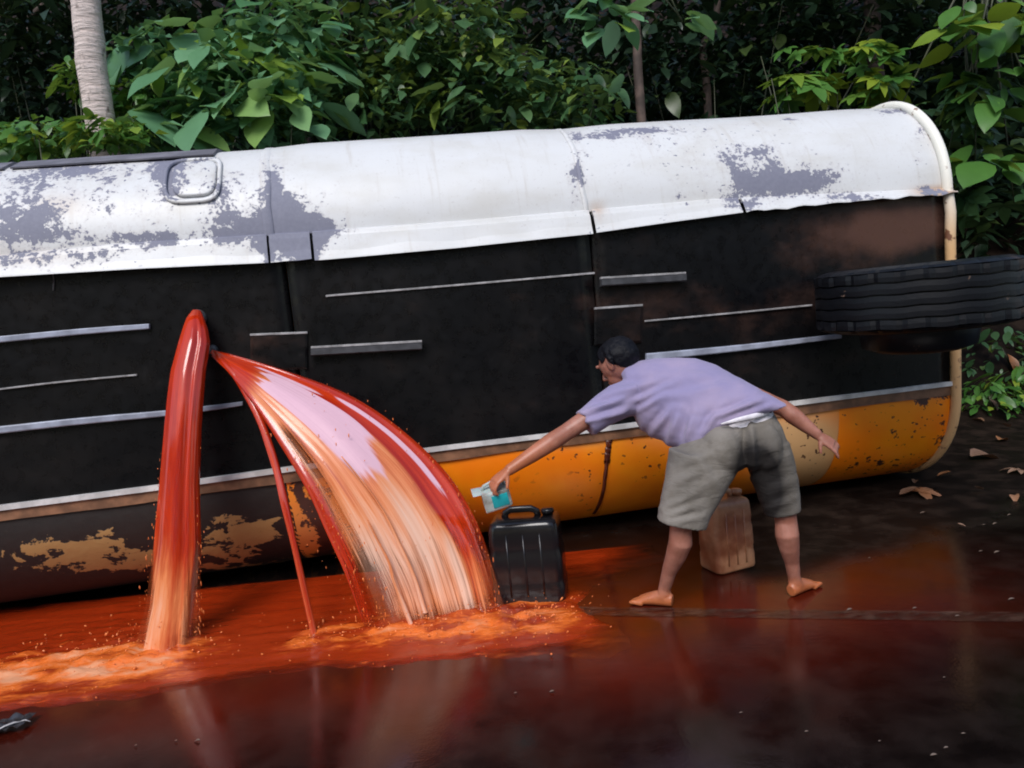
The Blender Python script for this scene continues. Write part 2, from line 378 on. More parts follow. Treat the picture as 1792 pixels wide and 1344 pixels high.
# ------------------------------------------------------------------ tanker
tk = tag(empty('overturned_tanker', TO, YAW), 'overturned tank truck with peeling white and orange shell and black belly, lying along the road', 'tank truck')
SR = FP(1664, 560).x                    # right end of the tank
SL = -6.2
LIP = [(-1500, 640), (-500, 545), (0, 485), (250, 470), (490, 459), (565, 455), (800, 434), (1040, 409), (1170, 390), (1300, 372), (1480, 355), (1650, 343), (1800, 330)]
SEAM = [(-1500, 570), (-500, 500), (0, 450), (200, 430), (480, 412), (545, 408), (800, 390), (1000, 373), (1250, 351), (1675, 331), (1800, 325)]
TRIM = [(-1500, 1090), (0, 886), (280, 850), (480, 822), (770, 782), (1080, 745), (1385, 704), (1680, 667), (1800, 652)]
def px_of_s(s, z): return proj(TW((s, 0, z)))[0]
def line_z(pts, s, d):                  # height of a measured image line at station s
    z = 1.5
    for _ in range(6):
        px, _y = proj(TW((s, -d, z))); z = FP(px, poly(pts, px), d).z
    return z
class Prof: pass
def zl(s): return line_z(LIP, s, .07)
def zs(s): return line_z(SEAM, s, .0)
def zt(s): return line_z(TRIM, s, .01)
ZTOP = 2.84
def shell_pt(s, th, z0=None):           # upper shell, th 0 at the seam .. pi/2 at the top, on over to the far side
    z0 = zs(s) if z0 is None else z0
    if th <= math.pi/2:
        return Vector((s, .66*(1-math.cos(th)), z0+(ZTOP-z0)*math.sin(th)))
    k = (th-math.pi/2)/(math.pi/2)
    return Vector((s, .66+1.2*k if k < .7 else .66+.84+.5*math.sin((k-.7)/.3*1.57), ZTOP if k < .7 else ZTOP-.5*(1-math.cos((k-.7)/.3*1.57))))
def blob(px, py, bl):
    return sum(w*math.exp(-(((px-x)/rx)**2+((py-y)/ry)**2)) for x, y, rx, ry, w in bl)
WEAR_W = [(1330, 325, 75, 26, .26), (1420, 318, 70, 22, .26), (1300, 292, 60, 22, .10), (510, 395, 50, 50, .34), (480, 330, 18, 60, .24), (430, 400, 60, 26, .28), (100, 340, 150, 50, .14), (40, 395, 90, 40, .22), (250, 415, 120, 13, .24), (150, 300, 140, 14, .15), (300, 320, 30, 50, .22), (390, 345, 40, 40, .20), (560, 400, 60, 14, .24),
          (1060, 238, 60, 7, .26), (1130, 228, 70, 5, .2), (1010, 300, 18, 60, .16), (1190, 345, 13, 12, .26), (1240, 260, 150, 50, .08), (1325, 262, 24, 9, .2), (1610, 250, 14, 50, .12), (240, 280, 160, 10, .16), (60, 455, 120, 16, .19), (220, 440, 90, 12, .14), (1150, 380, 26, 6, .24), (1300, 360, 30, 12, .2), (1500, 345, 60, 8, .22), (1640, 335, 40, 8, .2), (1040, 390, 10, 20, .2), (530, 430, 34, 30, .3), (470, 440, 12, 22, .3), (1560, 195, 40, 6, .22), (1380, 208, 20, 4, .2)]
def shell_attr(V):
    wear = []; stain = []
    for v in V:
        px, py = proj(TW(v)); wear.append(blob(px, py, WEAR_W) - .035 - (.05 if 640 < px < 980 else 0))
        stain.append(clamp(blob(px, py, [(1640, 335, 50, 12, .9), (1045, 365, 16, 14, .6), (100, 360, 60, 26, .35), (60, 450, 120, 20, .35)])))
    return dict(wear=wear, stain=stain)
def panel_upper(s0, s1, bulge):
    ns = max(8, int((s1-s0)/.05)); th = [math.pi*k/44 for k in range(45)]
    V = []
    for i in range(ns+1):
        s = lerp(s0, s1, i/ns); z0 = zs(s)
        for t in th:
            p = shell_pt(s, t, z0); p.z += bulge*math.sin(t)*min(1, 6*min(i/ns, 1-i/ns)+.2)
            p.z += .012*nz(s*.9, t*1.5)*math.sin(t)
            V.append(p)
    me = mesh_of('shell_panel', V, grid_faces(ns+1, 45), shell_attr(V)); return link('shell_panel', me, MAT['white'], tk)
s_a, s_b = FP(470, 400).x, FP(1018, 300).x
s_b -= .0
for a, b, bl in ((SL, s_a-.004, 0.), (s_a+.004, s_b-.004, .02), (s_b+.004, SR-.02, .012)): panel_upper(a, b, bl)
# raised weld bands over the two seams
for s, w in ((s_a, .03), (s_b, .016)):
    V = []
    for k in range(31):
        t = math.pi*k/60*1.05; 
        for q, e in ((-w, -.008), (-w*.7, -.003), (w*.7, -.003), (w, -.008)):
            p = shell_pt(s+q+.01*nz(k*.3, s), t); nrm = Vector((0, -math.cos(t), math.sin(t))); V.append(p+nrm*(e+.012))
    link('seam_band', mesh_of('seam_band', V, grid_faces(31, 4), shell_attr(V)), MAT['white'], tk)
# flange under the shell: pieces of bent sheet
def flange(px0, px1, lift0=0., lift1=0., tear=0.):
    s0, s1 = FP(px0, poly(LIP, px0), .07).x, FP(px1, poly(LIP, px1), .07).x
    n = max(6, int((s1-s0)/.04)); V = []
    for i in range(n+1):
        f = i/n; s = lerp(s0, s1, f); z1 = zl(s)+lerp(lift0, lift1, f); z0 = zs(s)+.004; e = tear*.015*nz(s*9)
        j = .006*nz(s*3.3)
        for d, z in ((-.01, z0+.012), (.016, z0), (.045+j, lerp(z0, z1, .5)), (.074+j, z1+.008+e), (.076+j, z1+e), (.070+j, z1+e), (.035, z0-.03), (-.01, z0-.03)):
            V.append(Vector((s, -d, z)))
    F = grid_faces(n+1, 8, True); F += [tuple(range(7, -1, -1)), tuple(n*8+k for k in range(8))]
    me = mesh_of('flange', V, F, shell_attr(V)); me.flip_normals(); o = link('flange', me, MAT['white'], tk, smooth=False); return o
flange(-1300, 470); flange(474, 546, .0, .01, 1); flange(551, 1038, 0, .0); flange(1044, 1300, .004, 0); flange(1306, 1676, 0, .012, 1)
# grey plate along the far top edge at the left, and welded patch
def on_shell(px, py):                   # pixel -> point and normal on the upper shell
    best = None; s = FP(px, py, -.2).x
    for _ in range(4):
        z0 = zs(s)
        for k in range(90):
            t = math.pi/2*k/89; p = shell_pt(s, t, z0); q = proj(TW(p)); e = abs(q[1]-py)
            if best is None or e < best[0]: best = (e, t)
        t = best[1]; p = shell_pt(s, t, z0); q = proj(TW(p)); s += (px-q[0])/300.; best = None
    p = shell_pt(s, t); return p, Vector((0, -math.cos(t)*.8, math.sin(t))).normalized(), t, s
def shell_plate(name, x0, x1, y0, y1, mat, thick, rnd=.35, hole=None, parent=tk):
    p0 = on_shell((x0+x1)/2, (y0+y1)/2); sA, sB = on_shell(x0, (y0+y1)/2)[3], on_shell(x1, (y0+y1)/2)[3]; tA, tB = on_shell((x0+x1)/2, y1)[2], on_shell((x0+x1)/2, y0)[2]
    N = 40; rings = []
    def sup(k, sc):
        w = 2*math.pi*k/N; c, s_ = math.cos(w), math.sin(w); r = (abs(c)**4+abs(s_)**4)**-.25
        return c*r*sc, s_*r*sc
    spec = [(1.0, -.004), (1.0, thick*.7), (.93, thick), (.5, thick), (.02, thick)] if hole is None else [(1.0, -.004), (1.0, thick*.7), (.95, thick), (hole+.03, thick), (hole, thick*.6), (hole, -.004)]
    V = []
    for sc, h in spec:
        for k in range(N):
            a, b = sup(k, sc); t = lerp(tA, tB, .5+.5*b); s = lerp(sA, sB, .5+.5*a)
            V.append(shell_pt(s, t) + Vector((0, -math.cos(t)*.8, math.sin(t))).normalized()*(h+.008))
    me = mesh_of(name, V, grid_faces(len(spec), N, True), shell_attr(V)); me.flip_normals(); return link(name, me, mat, parent)
def top_plate(px0, px1):
    tL = on_shell(120, 292)[2]; s0 = SL if px0 is None else on_shell(px0, 290)[3]; s1 = on_shell(px1, 270)[3]; V = []; n = 40
    for i in range(n+1):
        s_ = lerp(s0, s1, i/n); z0 = zs(s_)
        for t, h in ((tL+.01*nz(s_*4), .0), (tL+.01*nz(s_*4), .010), (lerp(tL, 1.57, .5), .012), (1.5, .012), (1.75, .012), (1.75, .0)):
            V.append(shell_pt(s_, t, z0)+Vector((0, -math.cos(t), math.sin(t)))*(h+.012))
    me = mesh_of('top_plate', V, grid_faces(n+1, 6)+[tuple(range(5, -1, -1)), tuple(n*6+k for k in range(6))]); me.flip_normals(); link('top_plate', me, MAT['primer'], tk, smooth=False)
top_plate(None, 30); top_plate(36, 390)
hc = shell_plate('hatch_rim', 286, 388, 281, 357, MAT['white'], .012, hole=.86); tag(hc, 'grey squarish rim round the patch')
shell_plate('hatch_cover', 303, 379, 287, 346, MAT['white'], .016)

# belly panels
def belly(px0, px1, d, dz=0.):
    s0 = SL if px0 is None else FP(px0, 520, d).x; s1 = SR-.02 if px1 is None else FP(px1, 500, d).x
    n = max(6, int((s1-s0)/.1)); m = 12; V = []; wear = []
    for i in range(n+1):
        s = lerp(s0, s1, i/n); za, zb = zt(s)+.004, zs(s)-.02
        for j in range(m+1):
            z = lerp(za, zb, j/m); dd = d + .010*nz(s*1.1, z*1.6, d*50)
            V.append(Vector((s, -dd, z)))
    o = len(V); V += [Vector((v.x, .05, v.z)) for v in V]
    F = [tuple(reversed(f)) for f in grid_faces(n+1, m+1)]
    def edge(ids):
        for a, b in zip(ids[:-1], ids[1:]): F.append((a, b, b+o, a+o))
    edge([j for j in range(m+1)]); edge([n*(m+1)+j for j in range(m, -1, -1)])
    for v in V:
        px, py = proj(TW(v)); wear.append(blob(px, py, [(1590, 390, 110, 50, .75), (1480, 420, 120, 60, .4), (1220, 520, 260, 110, .30), (700, 560, 200, 120, .10), (1560, 630, 60, 30, .35), (1030, 520, 40, 60, .2)]))
    me = mesh_of('belly_panel', V, F, dict(wear=wear)); link('belly_panel', me, MAT['black'], tk)
belly(None, 502, 0.); belly(508, 1038, .014); belly(1043, None, .006)
# strips, bars and tabs fixed to the belly
def strip(name, pts, w, mat, d0=.0, th=.012):
    """pts in photograph pixels along the strip's middle, w in pixels"""
    V = []; N = 12
    for i in range(N+1):
        x, y = path(pts, i/N) if len(pts) > 2 else [lerp(a, b, i/N) for a, b in zip(*pts)]
        ww = w if not isinstance(w, tuple) else lerp(w[0], w[1], i/N)
        a, b = FP(x, y+ww/2, d0), FP(x, y-ww/2, d0)
        for v, d in ((a, d0-.01), (a, d0+th*.8), (lerp(a, b, .15), d0+th), (lerp(a, b, .85), d0+th), (b, d0+th*.8), (b, d0-.01)):
            V.append(Vector((v.x, -d, v.z)))
    F = grid_faces(N+1, 6, True)+[tuple(range(5, -1, -1)), tuple(N*6+k for k in range(6))]
    me = mesh_of(name, V, F); bm = bmesh.new(); bm.from_mesh(me); bmesh.ops.recalc_face_normals(bm, faces=bm.faces); bm.to_mesh(me); bm.free()
    return link(name, me, mat, tk, smooth=False)
strip('belly_strip', [(-900, 690), (0, 594), (262, 571)], (13, 9), MAT['strip'], .012, .018)
strip('belly_strip', [(-900, 860), (0, 752), (300, 722), (425, 706)], (15, 7), MAT['strip'], .012, .02)
strip('belly_strip', [(1130, 625), (1300, 608), (1470, 588)], (13, 8), MAT['strip'], .016, .02)
strip('weld_bead', [(0, 681), (110, 668), (240, 656)], 3, MAT['thin'], .008, .008)
strip('weld_bead', [(570, 518), (800, 499), (1040, 478)], 3.5, MAT['thin'], .02, .010)
strip('weld_bead', [(1128, 562), (1270, 549), (1420, 534)], 3, MAT['thin'], .014, .010)
strip('weld_bead', [(92, 478), (94, 492), (93, 507)], 3, MAT['thin'], .008, .006)
def bar(x0, y0, x1, y1):
    o = strip('grab_bar', [(x0, y0+5), (x1, y1+5)], 13, MAT['darksteel'], .03, .045); 
    e = strip('bar_edge', [(x0, y0-3), (x1, y1-3)], 4, MAT['thin'], .04, .034); e.parent = o
bar(545, 611, 738, 600); bar(1050, 490, 1197, 481)
def tab(x0, x1, y0, y1, sl):
    V = []
    for d, k in ((.0, 0.), (.022, 0.), (.030, 4.)):
        for x, y in ((x0+k, y1-k), (x1-k, y1-k+sl), (x1-k, y0+k+sl), (x0+k, y0+k)):
            p = FP(x, y, d); V.append(Vector((p.x, -d, p.z)))
    F = grid_faces(3, 4, True)+[(8, 9, 10, 11)]
    me = mesh_of('bracket_plate', V, F); bm = bmesh.new(); bm.from_mesh(me); bmesh.ops.recalc_face_normals(bm, faces=bm.faces); bm.to_mesh(me); bm.free()
    at_ = me.attributes.new('wear', 'FLOAT', 'POINT'); at_.data.foreach_set('value', [.22]*len(me.vertices))
    o = link('bracket_plate', me, MAT['black'], tk, smooth=False)
    e = strip('plate_edge', [(x0, y0), (x1, y0+sl)], 4, MAT['thin'], .024, .012); e.parent = o
tab(438, 538, 586, 650, -4); tab(1040, 1124, 540, 606, -6)
# white trim, brown band
def band(name, z0f, z1f, d, mat, th):
    n = 90; V = []
    for i in range(n+1):
        s = lerp(SL, SR, i/n); a, b = z0f(s), z1f(s)
        for dd, z in ((d-.03, a), (d+th, a), (d+th, b), (d-.03, b)): V.append(Vector((s, -dd, z)))
    F = grid_faces(n+1, 4, True)+[(3, 2, 1, 0), tuple(n*4+k for k in range(4))]; me = mesh_of(name, V, F); me.flip_normals(); return link(name, me, mat, tk, smooth=False)
band('trim_strip', lambda s: zt(s)-.022, lambda s: zt(s)+.008, .012, MAT['trim'], .022)
band('trim_band', lambda s: zt(s)-.088-.012*nz(s*2), lambda s: zt(s)-.024, .004, MAT['brownband'], .012)
# lower shell
def lower(px0, px1, mat, wear_bl, stain_bl, wbase=0., puff=0.):
    s0 = SL if px0 is None else FP(px0, 860, .02).x; s1 = SR-.02 if px1 is None else FP(px1, 800, .02).x
    n = max(8, int((s1-s0)/.04)); m = 30; V = []; wear = []; stain = []
    for i in range(n+1):
        s = lerp(s0, s1, i/n); z0 = zt(s)-.088; zb = .03
        for j in range(m+1):
            t = math.pi/2*j/m*1.25; tt = min(t, math.pi/2)
            y = .72*(1-math.cos(tt)) + .6*max(0, t-tt) - puff*math.sin(2*tt)*.02 + .008*nz(s*2, t*2); z = z0-(z0-zb)*math.sin(tt)
            V.append(Vector((s, y, z)))
    for v in V:
        px, py = proj(TW(v)); wear.append(wbase+blob(px, py, wear_bl)); stain.append(clamp(blob(px, py, stain_bl)))
    me = mesh_of('lower_panel', V, grid_faces(n+1, m+1), dict(wear=wear, stain=stain)); link('lower_panel', me, mat, tk)
lower(None, 497, MAT['skirt'], [(160, 960, 110, 40, .20), (420, 930, 70, 55, .20), (60, 985, 60, 40, .1), (330, 990, 160, 30, .12), (30, 880, 300, 25, -.2), (190, 1020, 200, 14, -.1)], [], -.05)
lower(499, 590, MAT['orange'], [(530, 850, 30, 40, .15), (570, 950, 22, 80, .25), (540, 880, 60, 60, .06)], [(540, 930, 60, 90, .5)], .02)
lower(592, 1062, MAT['orange'], [(640, 900, 60, 90, .2), (1000, 790, 70, 30, .10), (900, 850, 120, 40, .05), (1040, 860, 30, 50, .08)], [(950, 768, 200, 18, .6), (1000, 850, 60, 30, .25)], -.03)
lower(1067, 1476, MAT['orange'], [(1125, 800, 50, 50, .10), (1420, 770, 70, 50, .08), (1440, 830, 40, 30, .06), (1300, 740, 200, 12, .12)], [(1410, 790, 90, 90, 1.), (1250, 760, 170, 30, .5)], -.03, .4)
lower(1479, None, MAT['orange'], [(1620, 705, 20, 18, .2), (1560, 770, 60, 40, .06), (1550, 690, 130, 9, .19), (1650, 740, 12, 80, .14), (1550, 815, 80, 16, .12), (1600, 780, 40, 60, .08), (1500, 720, 40, 30, .07)], [(1560, 685, 120, 12, .8)], -.01, .6)
# drips of oil on the lower shell
def drip(pts, w):
    V = []; N = 16; n = 0
    for i in range(N+1):
        x, y = path(pts, i/N); ww = w*(.8+.2*nz(i*.6, w))*(1.5 if i < 2 else 1)
        s = FP(x, y, .0).x; z0 = zt(s)-.088; tz = None
        for k in range(60):
            t = math.pi/2*k/60; p = Vector((s, .72*(1-math.cos(t))-.012, z0-(z0-.03)*math.sin(t)))
            e = abs(proj(TW(p))[1]-y)
            if tz is None or e < tz[0]: tz = (e, p)
        p = tz[1]; h = ww/300.
        V += [p+Vector((-h, .006, 0)), p+Vector((0, -.007, 0)), p+Vector((h, .006, 0))]
    me = mesh_of('oil_drip', V, grid_faces(N+1, 3)); link('oil_drip', me, MAT['drip'], tk)
MAT['drip'] = simple('dried_oil', (.09, .018, .008), .25, .3, 12)
drip([(1065, 762), (1063, 800), (1062, 835), (1063, 858), (1061, 900)], 5); drip([(1067, 765), (1064, 785), (1063, 810)], 8)
# end ring pipe and end cap
pts = []
for k in range(25):
    t = math.pi*.62*(1-k/24.); p = shell_pt(SR, t); pts.append(Vector((SR, p.y-.012, p.z+.012)))
z_s = zs(SR); z_t = zt(SR)
for k in range(1, 9): pts.append(Vector((SR+.006*math.sin(k*2), -.02-.01*math.sin(k), lerp(z_s, z_t-.07, k/9.))))
for k in range(15):
    t = math.pi/2*k/14; pts.append(Vector((SR, .72*(1-math.cos(t))-.02, z_t-.08-(z_t-.08-.05)*math.sin(t))))
mb = MB(); mb.tube(pts, [.035]*len(pts), 14, Vector((1, 0, 0))); link('end_ring', mb.mesh('end_ring'), MAT['cream'], tk)
# end wall (slightly domed)
ring = [shell_pt(SR, math.pi*k/30) for k in range(31)]
ring += [Vector((SR, 2.0, lerp(ring[-1].z, .5, k/6.))) for k in range(1, 6)] + [Vector((SR, 1.9-.12*k, .3-.05*k)) for k in range(1, 5)] + [Vector((SR, .72*(1-math.cos(t))-.0, z_t-.088-(z_t-.088-.03)*math.sin(t))) for t in [math.pi/2*(1-k/12.) for k in range(13)]]
def endcap(s, sg):
    V = []; c = Vector((s, 1., 1.4)); m = len(ring)
    for f, o in ((1, 0), (.9, .06), (.6, .16), (.02, .22)):
        V += [Vector((s+sg*o, lerp(c.y, p.y, f), lerp(c.z, p.z, f))) for p in ring]
    me = mesh_of('end_wall', V, grid_faces(4, m, True), dict(wear=[.1]*len(V))); link('end_wall', me, MAT['black'], tk)
endcap(SR-.02, 1); endcap(SL, -1)
# far side
V = []
for i in range(20):
    s = lerp(SL, SR, i/19.)
    for y, z in ((2.0, 2.34), (2.02, 1.5), (1.95, .6), (1.5, .05), (1.1, .03)): V.append(Vector((s, y, z)))
link('far_wall', mesh_of('far_wall', V, grid_faces(20, 5), dict(wear=[0.]*len(V), stain=[0.]*len(V))), MAT['orange'], tk)
# outlet hole where the oil breaks out
po = FP(346, 556, .01)
bm = bmesh.new()
mb = MB(); mb.tube([Vector((po.x, .02, po.z)), Vector((po.x, -.012, po.z)), Vector((po.x, -.03, po.z))], [.05, .05, .035], 20); link('outlet_collar', mb.mesh('outlet_collar'), MAT['darksteel'], tk)
po2 = FP(372, 612, .01); mb = MB(); mb.tube([Vector((po2.x, .02, po2.z)), Vector((po2.x, -.012, po2.z)), Vector((po2.x, -.025, po2.z))], [.03, .03, .02], 16); link('outlet_collar', mb.mesh('outlet_collar'), MAT['darksteel'], tk)

# wheel: axle upright because the truck lies on its side
def build_wheel():
    d = .62; c = FP(1604, 520, d); R0 = .545; hw = .178
    cx, cy = c.x, -d; zc = FP(1612, 516, d).z
    w = empty('wheel', (cx, cy, zc)); w.parent = tk
    # tyre: lathe with grooves, tread blocks in geometry
    prof = [(.30, -hw*.72), (.36, -hw*.98), (.46, -hw*1.06), (.515, -hw*.98), (.538, -hw*.9)]
    ribs = [-.9, -.56, -.19, .19, .56, .9]
    for i in range(5):
        a, b = ribs[i]*hw, ribs[i+1]*hw; g = .010
        prof += [(.520, a+g*.35), (.546, a+g*.5), (.548, (a+b)/2), (.546, b-g*.5), (.520, b-g*.35)]
    prof += [(.538, hw*.9), (.515, hw*.98), (.46, hw*1.06), (.36, hw*.98), (.30, hw*.72)]
    n = 128; V = []; mud = []
    for k in range(n):
        a = 2*math.pi*k/n
        for i, (r, z) in enumerate(prof):
            zz = z + (.0016*((k % 4)-1.5 if k % 8 < 4 else 1.5-(k % 4)) if 5 <= i < len(prof)-5 else 0)
            rr = r - (.012 if (k % 5 == 0 and (i < 9 or i > len(prof)-10) and r > .5) else 0)
            V.append(Vector((rr*math.cos(a), rr*math.sin(a), zz))); mud.append(.8*sstep(.2, .9, math.cos(a-.0))*(.5+.5*nz(a*3, zz*20)))
    me = mesh_of('tyre', V, grid_faces(n, len(prof)) + [(( n-1)*len(prof)+j, (n-1)*len(prof)+j+1, j+1, j) for j in range(len(prof)-1)], dict(mud=mud))
    bm = bmesh.new(); bm.from_mesh(me); bmesh.ops.recalc_face_normals(bm, faces=bm.faces); bm.to_mesh(me); bm.free()
    link('tyre', me, MAT['tyre'], w, smooth=False)
    pr = [(.30, -.13), (.30, .13), (.285, .13), (.27, .02), (.2, .06), (.12, .09), (.05, .09), (.05, -.2), (.12, -.2), (.12, -.06), (.28, -.05), (.285, -.13)]
    V = []
    for k in range(40):
        a = 2*math.pi*k/40
        V += [Vector((r*math.cos(a), r*math.sin(a), z)) for r, z in pr]
    F = [(k*12+j, k*12+(j+1) % 12, ((k+1) % 40)*12+(j+1) % 12, ((k+1) % 40)*12+j) for k in range(40) for j in range(12)]
    link('rim', mesh_of('rim', V, F), MAT['darksteel'], w)
    mb = MB(); mb.tube([Vector((0, 0, -.10)), Vector((0, 0, -.19)), Vector((0, 0, -.30)), Vector((0, 0, -.33))], [.30, .32, .30, .22], 32); link('brake_drum', mb.mesh('brake_drum'), MAT['tyre'], w)
    bm = bmesh.new(); bm_box(bm, (0, d/2, -.16), (.16, d, .12), None, .01); link('axle_arm', bm_mesh('axle_arm', bm), MAT['darksteel'], w)
    w.scale = (1.03, 1.03, 1.)
    w.rotation_euler = (0, 0, 0)
build_wheel()

# ------------------------------------------------------------------ oil
def closed_sheet(name, fr, bk, nt, nv, attrs, uv, mat, parent):
    V = fr+bk; off = len(fr); F = [tuple(reversed(f)) for f in grid_faces(nt, nv)]+grid_faces(nt, nv, False, off)
    for i in range(nt-1):
        a, b = i*nv, (i+1)*nv; F.append((a, b, b+off, a+off)); a += nv-1; b += nv-1; F.append((b, a, a+off, b+off))
    at2 = {k: v+v for k, v in attrs.items()}
    me = mesh_of(name, V, F, at2, uv+uv); bm = bmesh.new(); bm.from_mesh(me); bmesh.ops.recalc_face_normals(bm, faces=bm.faces); bm.to_mesh(me); bm.free()
    return link(name, me, mat, parent)
def build_oil():
    root = tag(empty('oil_gush', G(600, 1110)), 'wide arcing sheet of frothy red orange oil gushing from the tank onto the road', 'oil gush')
    root2 = tag(empty('oil_gush', G(295, 1130)), 'narrow near vertical column of red oil falling at the left of the arcing sheet', 'oil gush')
    inv = Matrix.Translation(-root.location); inv2 = Matrix.Translation(-root2.location)
    # column
    secs = [(543, 336, 352), (556, 326, 357), (575, 319, 364), (600, 311, 368), (651, 297, 360), (700, 290, 356), (750, 285, 352), (850, 276, 348), (950, 266, 350), (1060, 250, 347), (1125, 233, 347), (1150, 226, 352)]
    Yf = TW(FP(346, 556)).y; Ye = G(295, 1135).y
    nt, nv = 120, 61; V = []; fro = []; hol = []; uv = []; pal = []
    for i in range(nt):
        py = lerp(543, 1150, (i/(nt-1))**.9); L = poly([(a, b) for a, b, c in secs], py); Rr = poly([(a, c) for a, b, c in secs], py)
        t = (py-543)/(1150-543.); Y = Yf - (Yf-Ye)*min(1, t**.5*1.0)
        a, b = at(L, py, Y), at(Rr, py, Y); c = (a+b)/2+Vector((.016*t, 0, 0)); hx = (b-a)/2*.93; dep = Vector((0, -1, .25))*hx.length*lerp(.7, .45, t)
        for j in range(nv):
            w = 2*math.pi*j/nv; q = 1+.06*nz(math.cos(w)*3, math.sin(w)*3, t*1.2)+.09*t*nz(math.cos(w)*7, math.sin(w)*7, t*2.2)
            # a crease splits the column in two ropes
            cr = -.34*math.exp(-((math.cos(w)-.42)/.13)**2)*sstep(.02, .1, t)*(1-.6*t) if math.sin(w) > 0 else 0
            V.append(inv2 @ (c+hx*(math.cos(w)*q)+dep*(math.sin(w)*q+cr))); uv.append((j/nv*.6, t*2.2)); side = abs(math.cos(w))
            fro.append(-.30+.62*sstep(.32, .9, t)+.22*nz(w*3, t)*t); hol.append(-.4+.85*sstep(.35, .85, t)*side**2+.50*sstep(.5, 1., t)); pal.append(.42*sstep(.02, .06, t)*(1-sstep(.1, .35, t))*math.exp(-((math.cos(w)-.1)/.22)**2)*(math.sin(w) > 0))  # last mask: painted pink glint near the top of the column
    me = mesh_of('oil_column', V, [tuple(reversed(f)) for f in grid_faces(nt, nv, True)], dict(froth=fro, hole=hol, pale=pal), uv)
    bm = bmesh.new(); bm.from_mesh(me); bmesh.ops.recalc_face_normals(bm, faces=bm.faces); bm.to_mesh(me); bm.free()
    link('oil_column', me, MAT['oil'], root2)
    # arcing sheet
    up = [(371, 612), (425, 625), (520, 655), (610, 690), (690, 740), (765, 810), (820, 885), (855, 965), (885, 1075)]
    lo = [(368, 618), (410, 665), (455, 725), (500, 795), (540, 865), (572, 935), (600, 1000), (622, 1050), (642, 1105)]
    Y0 = TW(FP(372, 612)).y-.02; YL = G(642, 1105).y; YU = G(885, 1075).y
    def P(t, v, push=0.):
        a, b = path(lo, t), path(up, t); px, py = lerp(a[0], b[0], v), lerp(a[1], b[1], v)
        s = math.sin(math.pi*v)
        Y = lerp(Y0, lerp(YL, YU, v), t**.8) + .34*(v-.45)*math.sin(math.pi*t)**.8 - .10*s*math.sin(math.pi*min(1, t*1.1)) - push
        return at(px, py, Y)
    nt, nv = 150, 100; fr = []; bk = []; fro = []; hol = []; uv = []; pal = []
    for i in range(nt):
        t = i/(nt-1)
        for j in range(nv):
            v = j/(nv-1); rim = math.exp(-((1-v)/.06)**2)*sstep(0, .1, t)*(1-.7*t); e = min(v, 1-v)
            tn = t+.035*nz(v*17, 3.3)+.02*nz(v*45, 8.1)
            p = sstep(.17, .23, tn)*(1-sstep(.46, .66, tn+.5*max(0, v-.62)))*sstep(.30, .44, v-.10*t)*(1-sstep(.78, .82, v+.02*nz(t*9, 2.)))  # area of the sheet that carries the painted sky reflection
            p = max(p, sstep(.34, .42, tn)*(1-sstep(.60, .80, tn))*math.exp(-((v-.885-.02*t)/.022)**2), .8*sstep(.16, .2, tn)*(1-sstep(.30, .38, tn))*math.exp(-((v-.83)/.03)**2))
            ro = 1-.9*p
            rip = .020*t*nz(v*9, t*1.7)*ro+.004*sstep(.3, 1, t)*nz(v*38, t*3)*ro+.012*sstep(.6, 1, t)*nz(v*14, t*7)+.008*sstep(.1, .5, t)*nz(v*7+t, t*2, 4)
            th = (.010+.030*rim)*min(1, e*30+.1)
            vv = v + .016*t*nz(t*6, 7.3+v*5)*(1 if v < .9 else 1.5)
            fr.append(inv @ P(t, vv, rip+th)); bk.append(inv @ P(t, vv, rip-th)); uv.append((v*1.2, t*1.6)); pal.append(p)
            f = -.30+.62*sstep(.04, .12, v)*(1-sstep(.76, .84, v))*sstep(.08, .22, t)
            f += .22*sstep(.5, .8, t)*sstep(.05, .2, v)*(1-sstep(.72, .95, v)) - .22*sstep(.6, .85, v)*sstep(.5, .7, t)*(1-sstep(.7, .9, t)) + .52*sstep(.66, .95, t)*sstep(.7, .9, v)
            fro.append(f-.16*sstep(.8, 1., t)*(1-sstep(.6, .8, v)))
            low = math.exp(-((v-.16)/.12)**2)
            hol.append(-.5+1.0*sstep(.18, .36, t)*low*(1-.7*sstep(.42, .75, t))+.76*sstep(.42, .85, t)*(1-p)+.30*sstep(.5, 1, t)*sstep(.85, 1., v)+.25*sstep(.93, 1., t))
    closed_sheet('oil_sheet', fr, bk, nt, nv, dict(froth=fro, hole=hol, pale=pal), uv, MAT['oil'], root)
    # lower strands and the thin separate stream
    def strand(pts, w, f0, f1, Ya, Yb, parent, iv, name='oil_strand', seed=0.):
        N = 60; S = 14; V = []; fr_ = []; uv = []
        for i in range(N):
            t = i/(N-1); x, y = path(pts, t); Y = lerp(Ya, Yb, t**.8); c = at(x, y, Y); r = lerp(w[0], w[1], t)*(1+.25*nz(t*7, seed))
            for k in range(S):
                a = 2*math.pi*k/S; q = 1+.3*nz(math.cos(a)*2, math.sin(a)*2, seed+t*3)
                V.append(iv @ (c+Vector((math.cos(a)*r*q, math.sin(a)*r*q*.7, 0)))); fr_.append(lerp(f0, f1, t)); uv.append((k/S*.3+seed, t*1.5))
        me = mesh_of(name, V, grid_faces(N, S, True), dict(froth=fr_, hole=[-.6]*len(V), pale=[0.]*len(V)), uv); bm = bmesh.new(); bm.from_mesh(me); bmesh.ops.recalc_face_normals(bm, faces=bm.faces); bm.to_mesh(me); bm.free()
        return link(name, me, MAT['oil'], parent)
    strand([(378, 622), (420, 665), (455, 735), (482, 815), (500, 890), (522, 985), (550, 1112)], (.030, .018), -.12, .22, Y0-.05, G(552, 1112).y, root, inv, seed=2.)
    rr = random.Random(5)
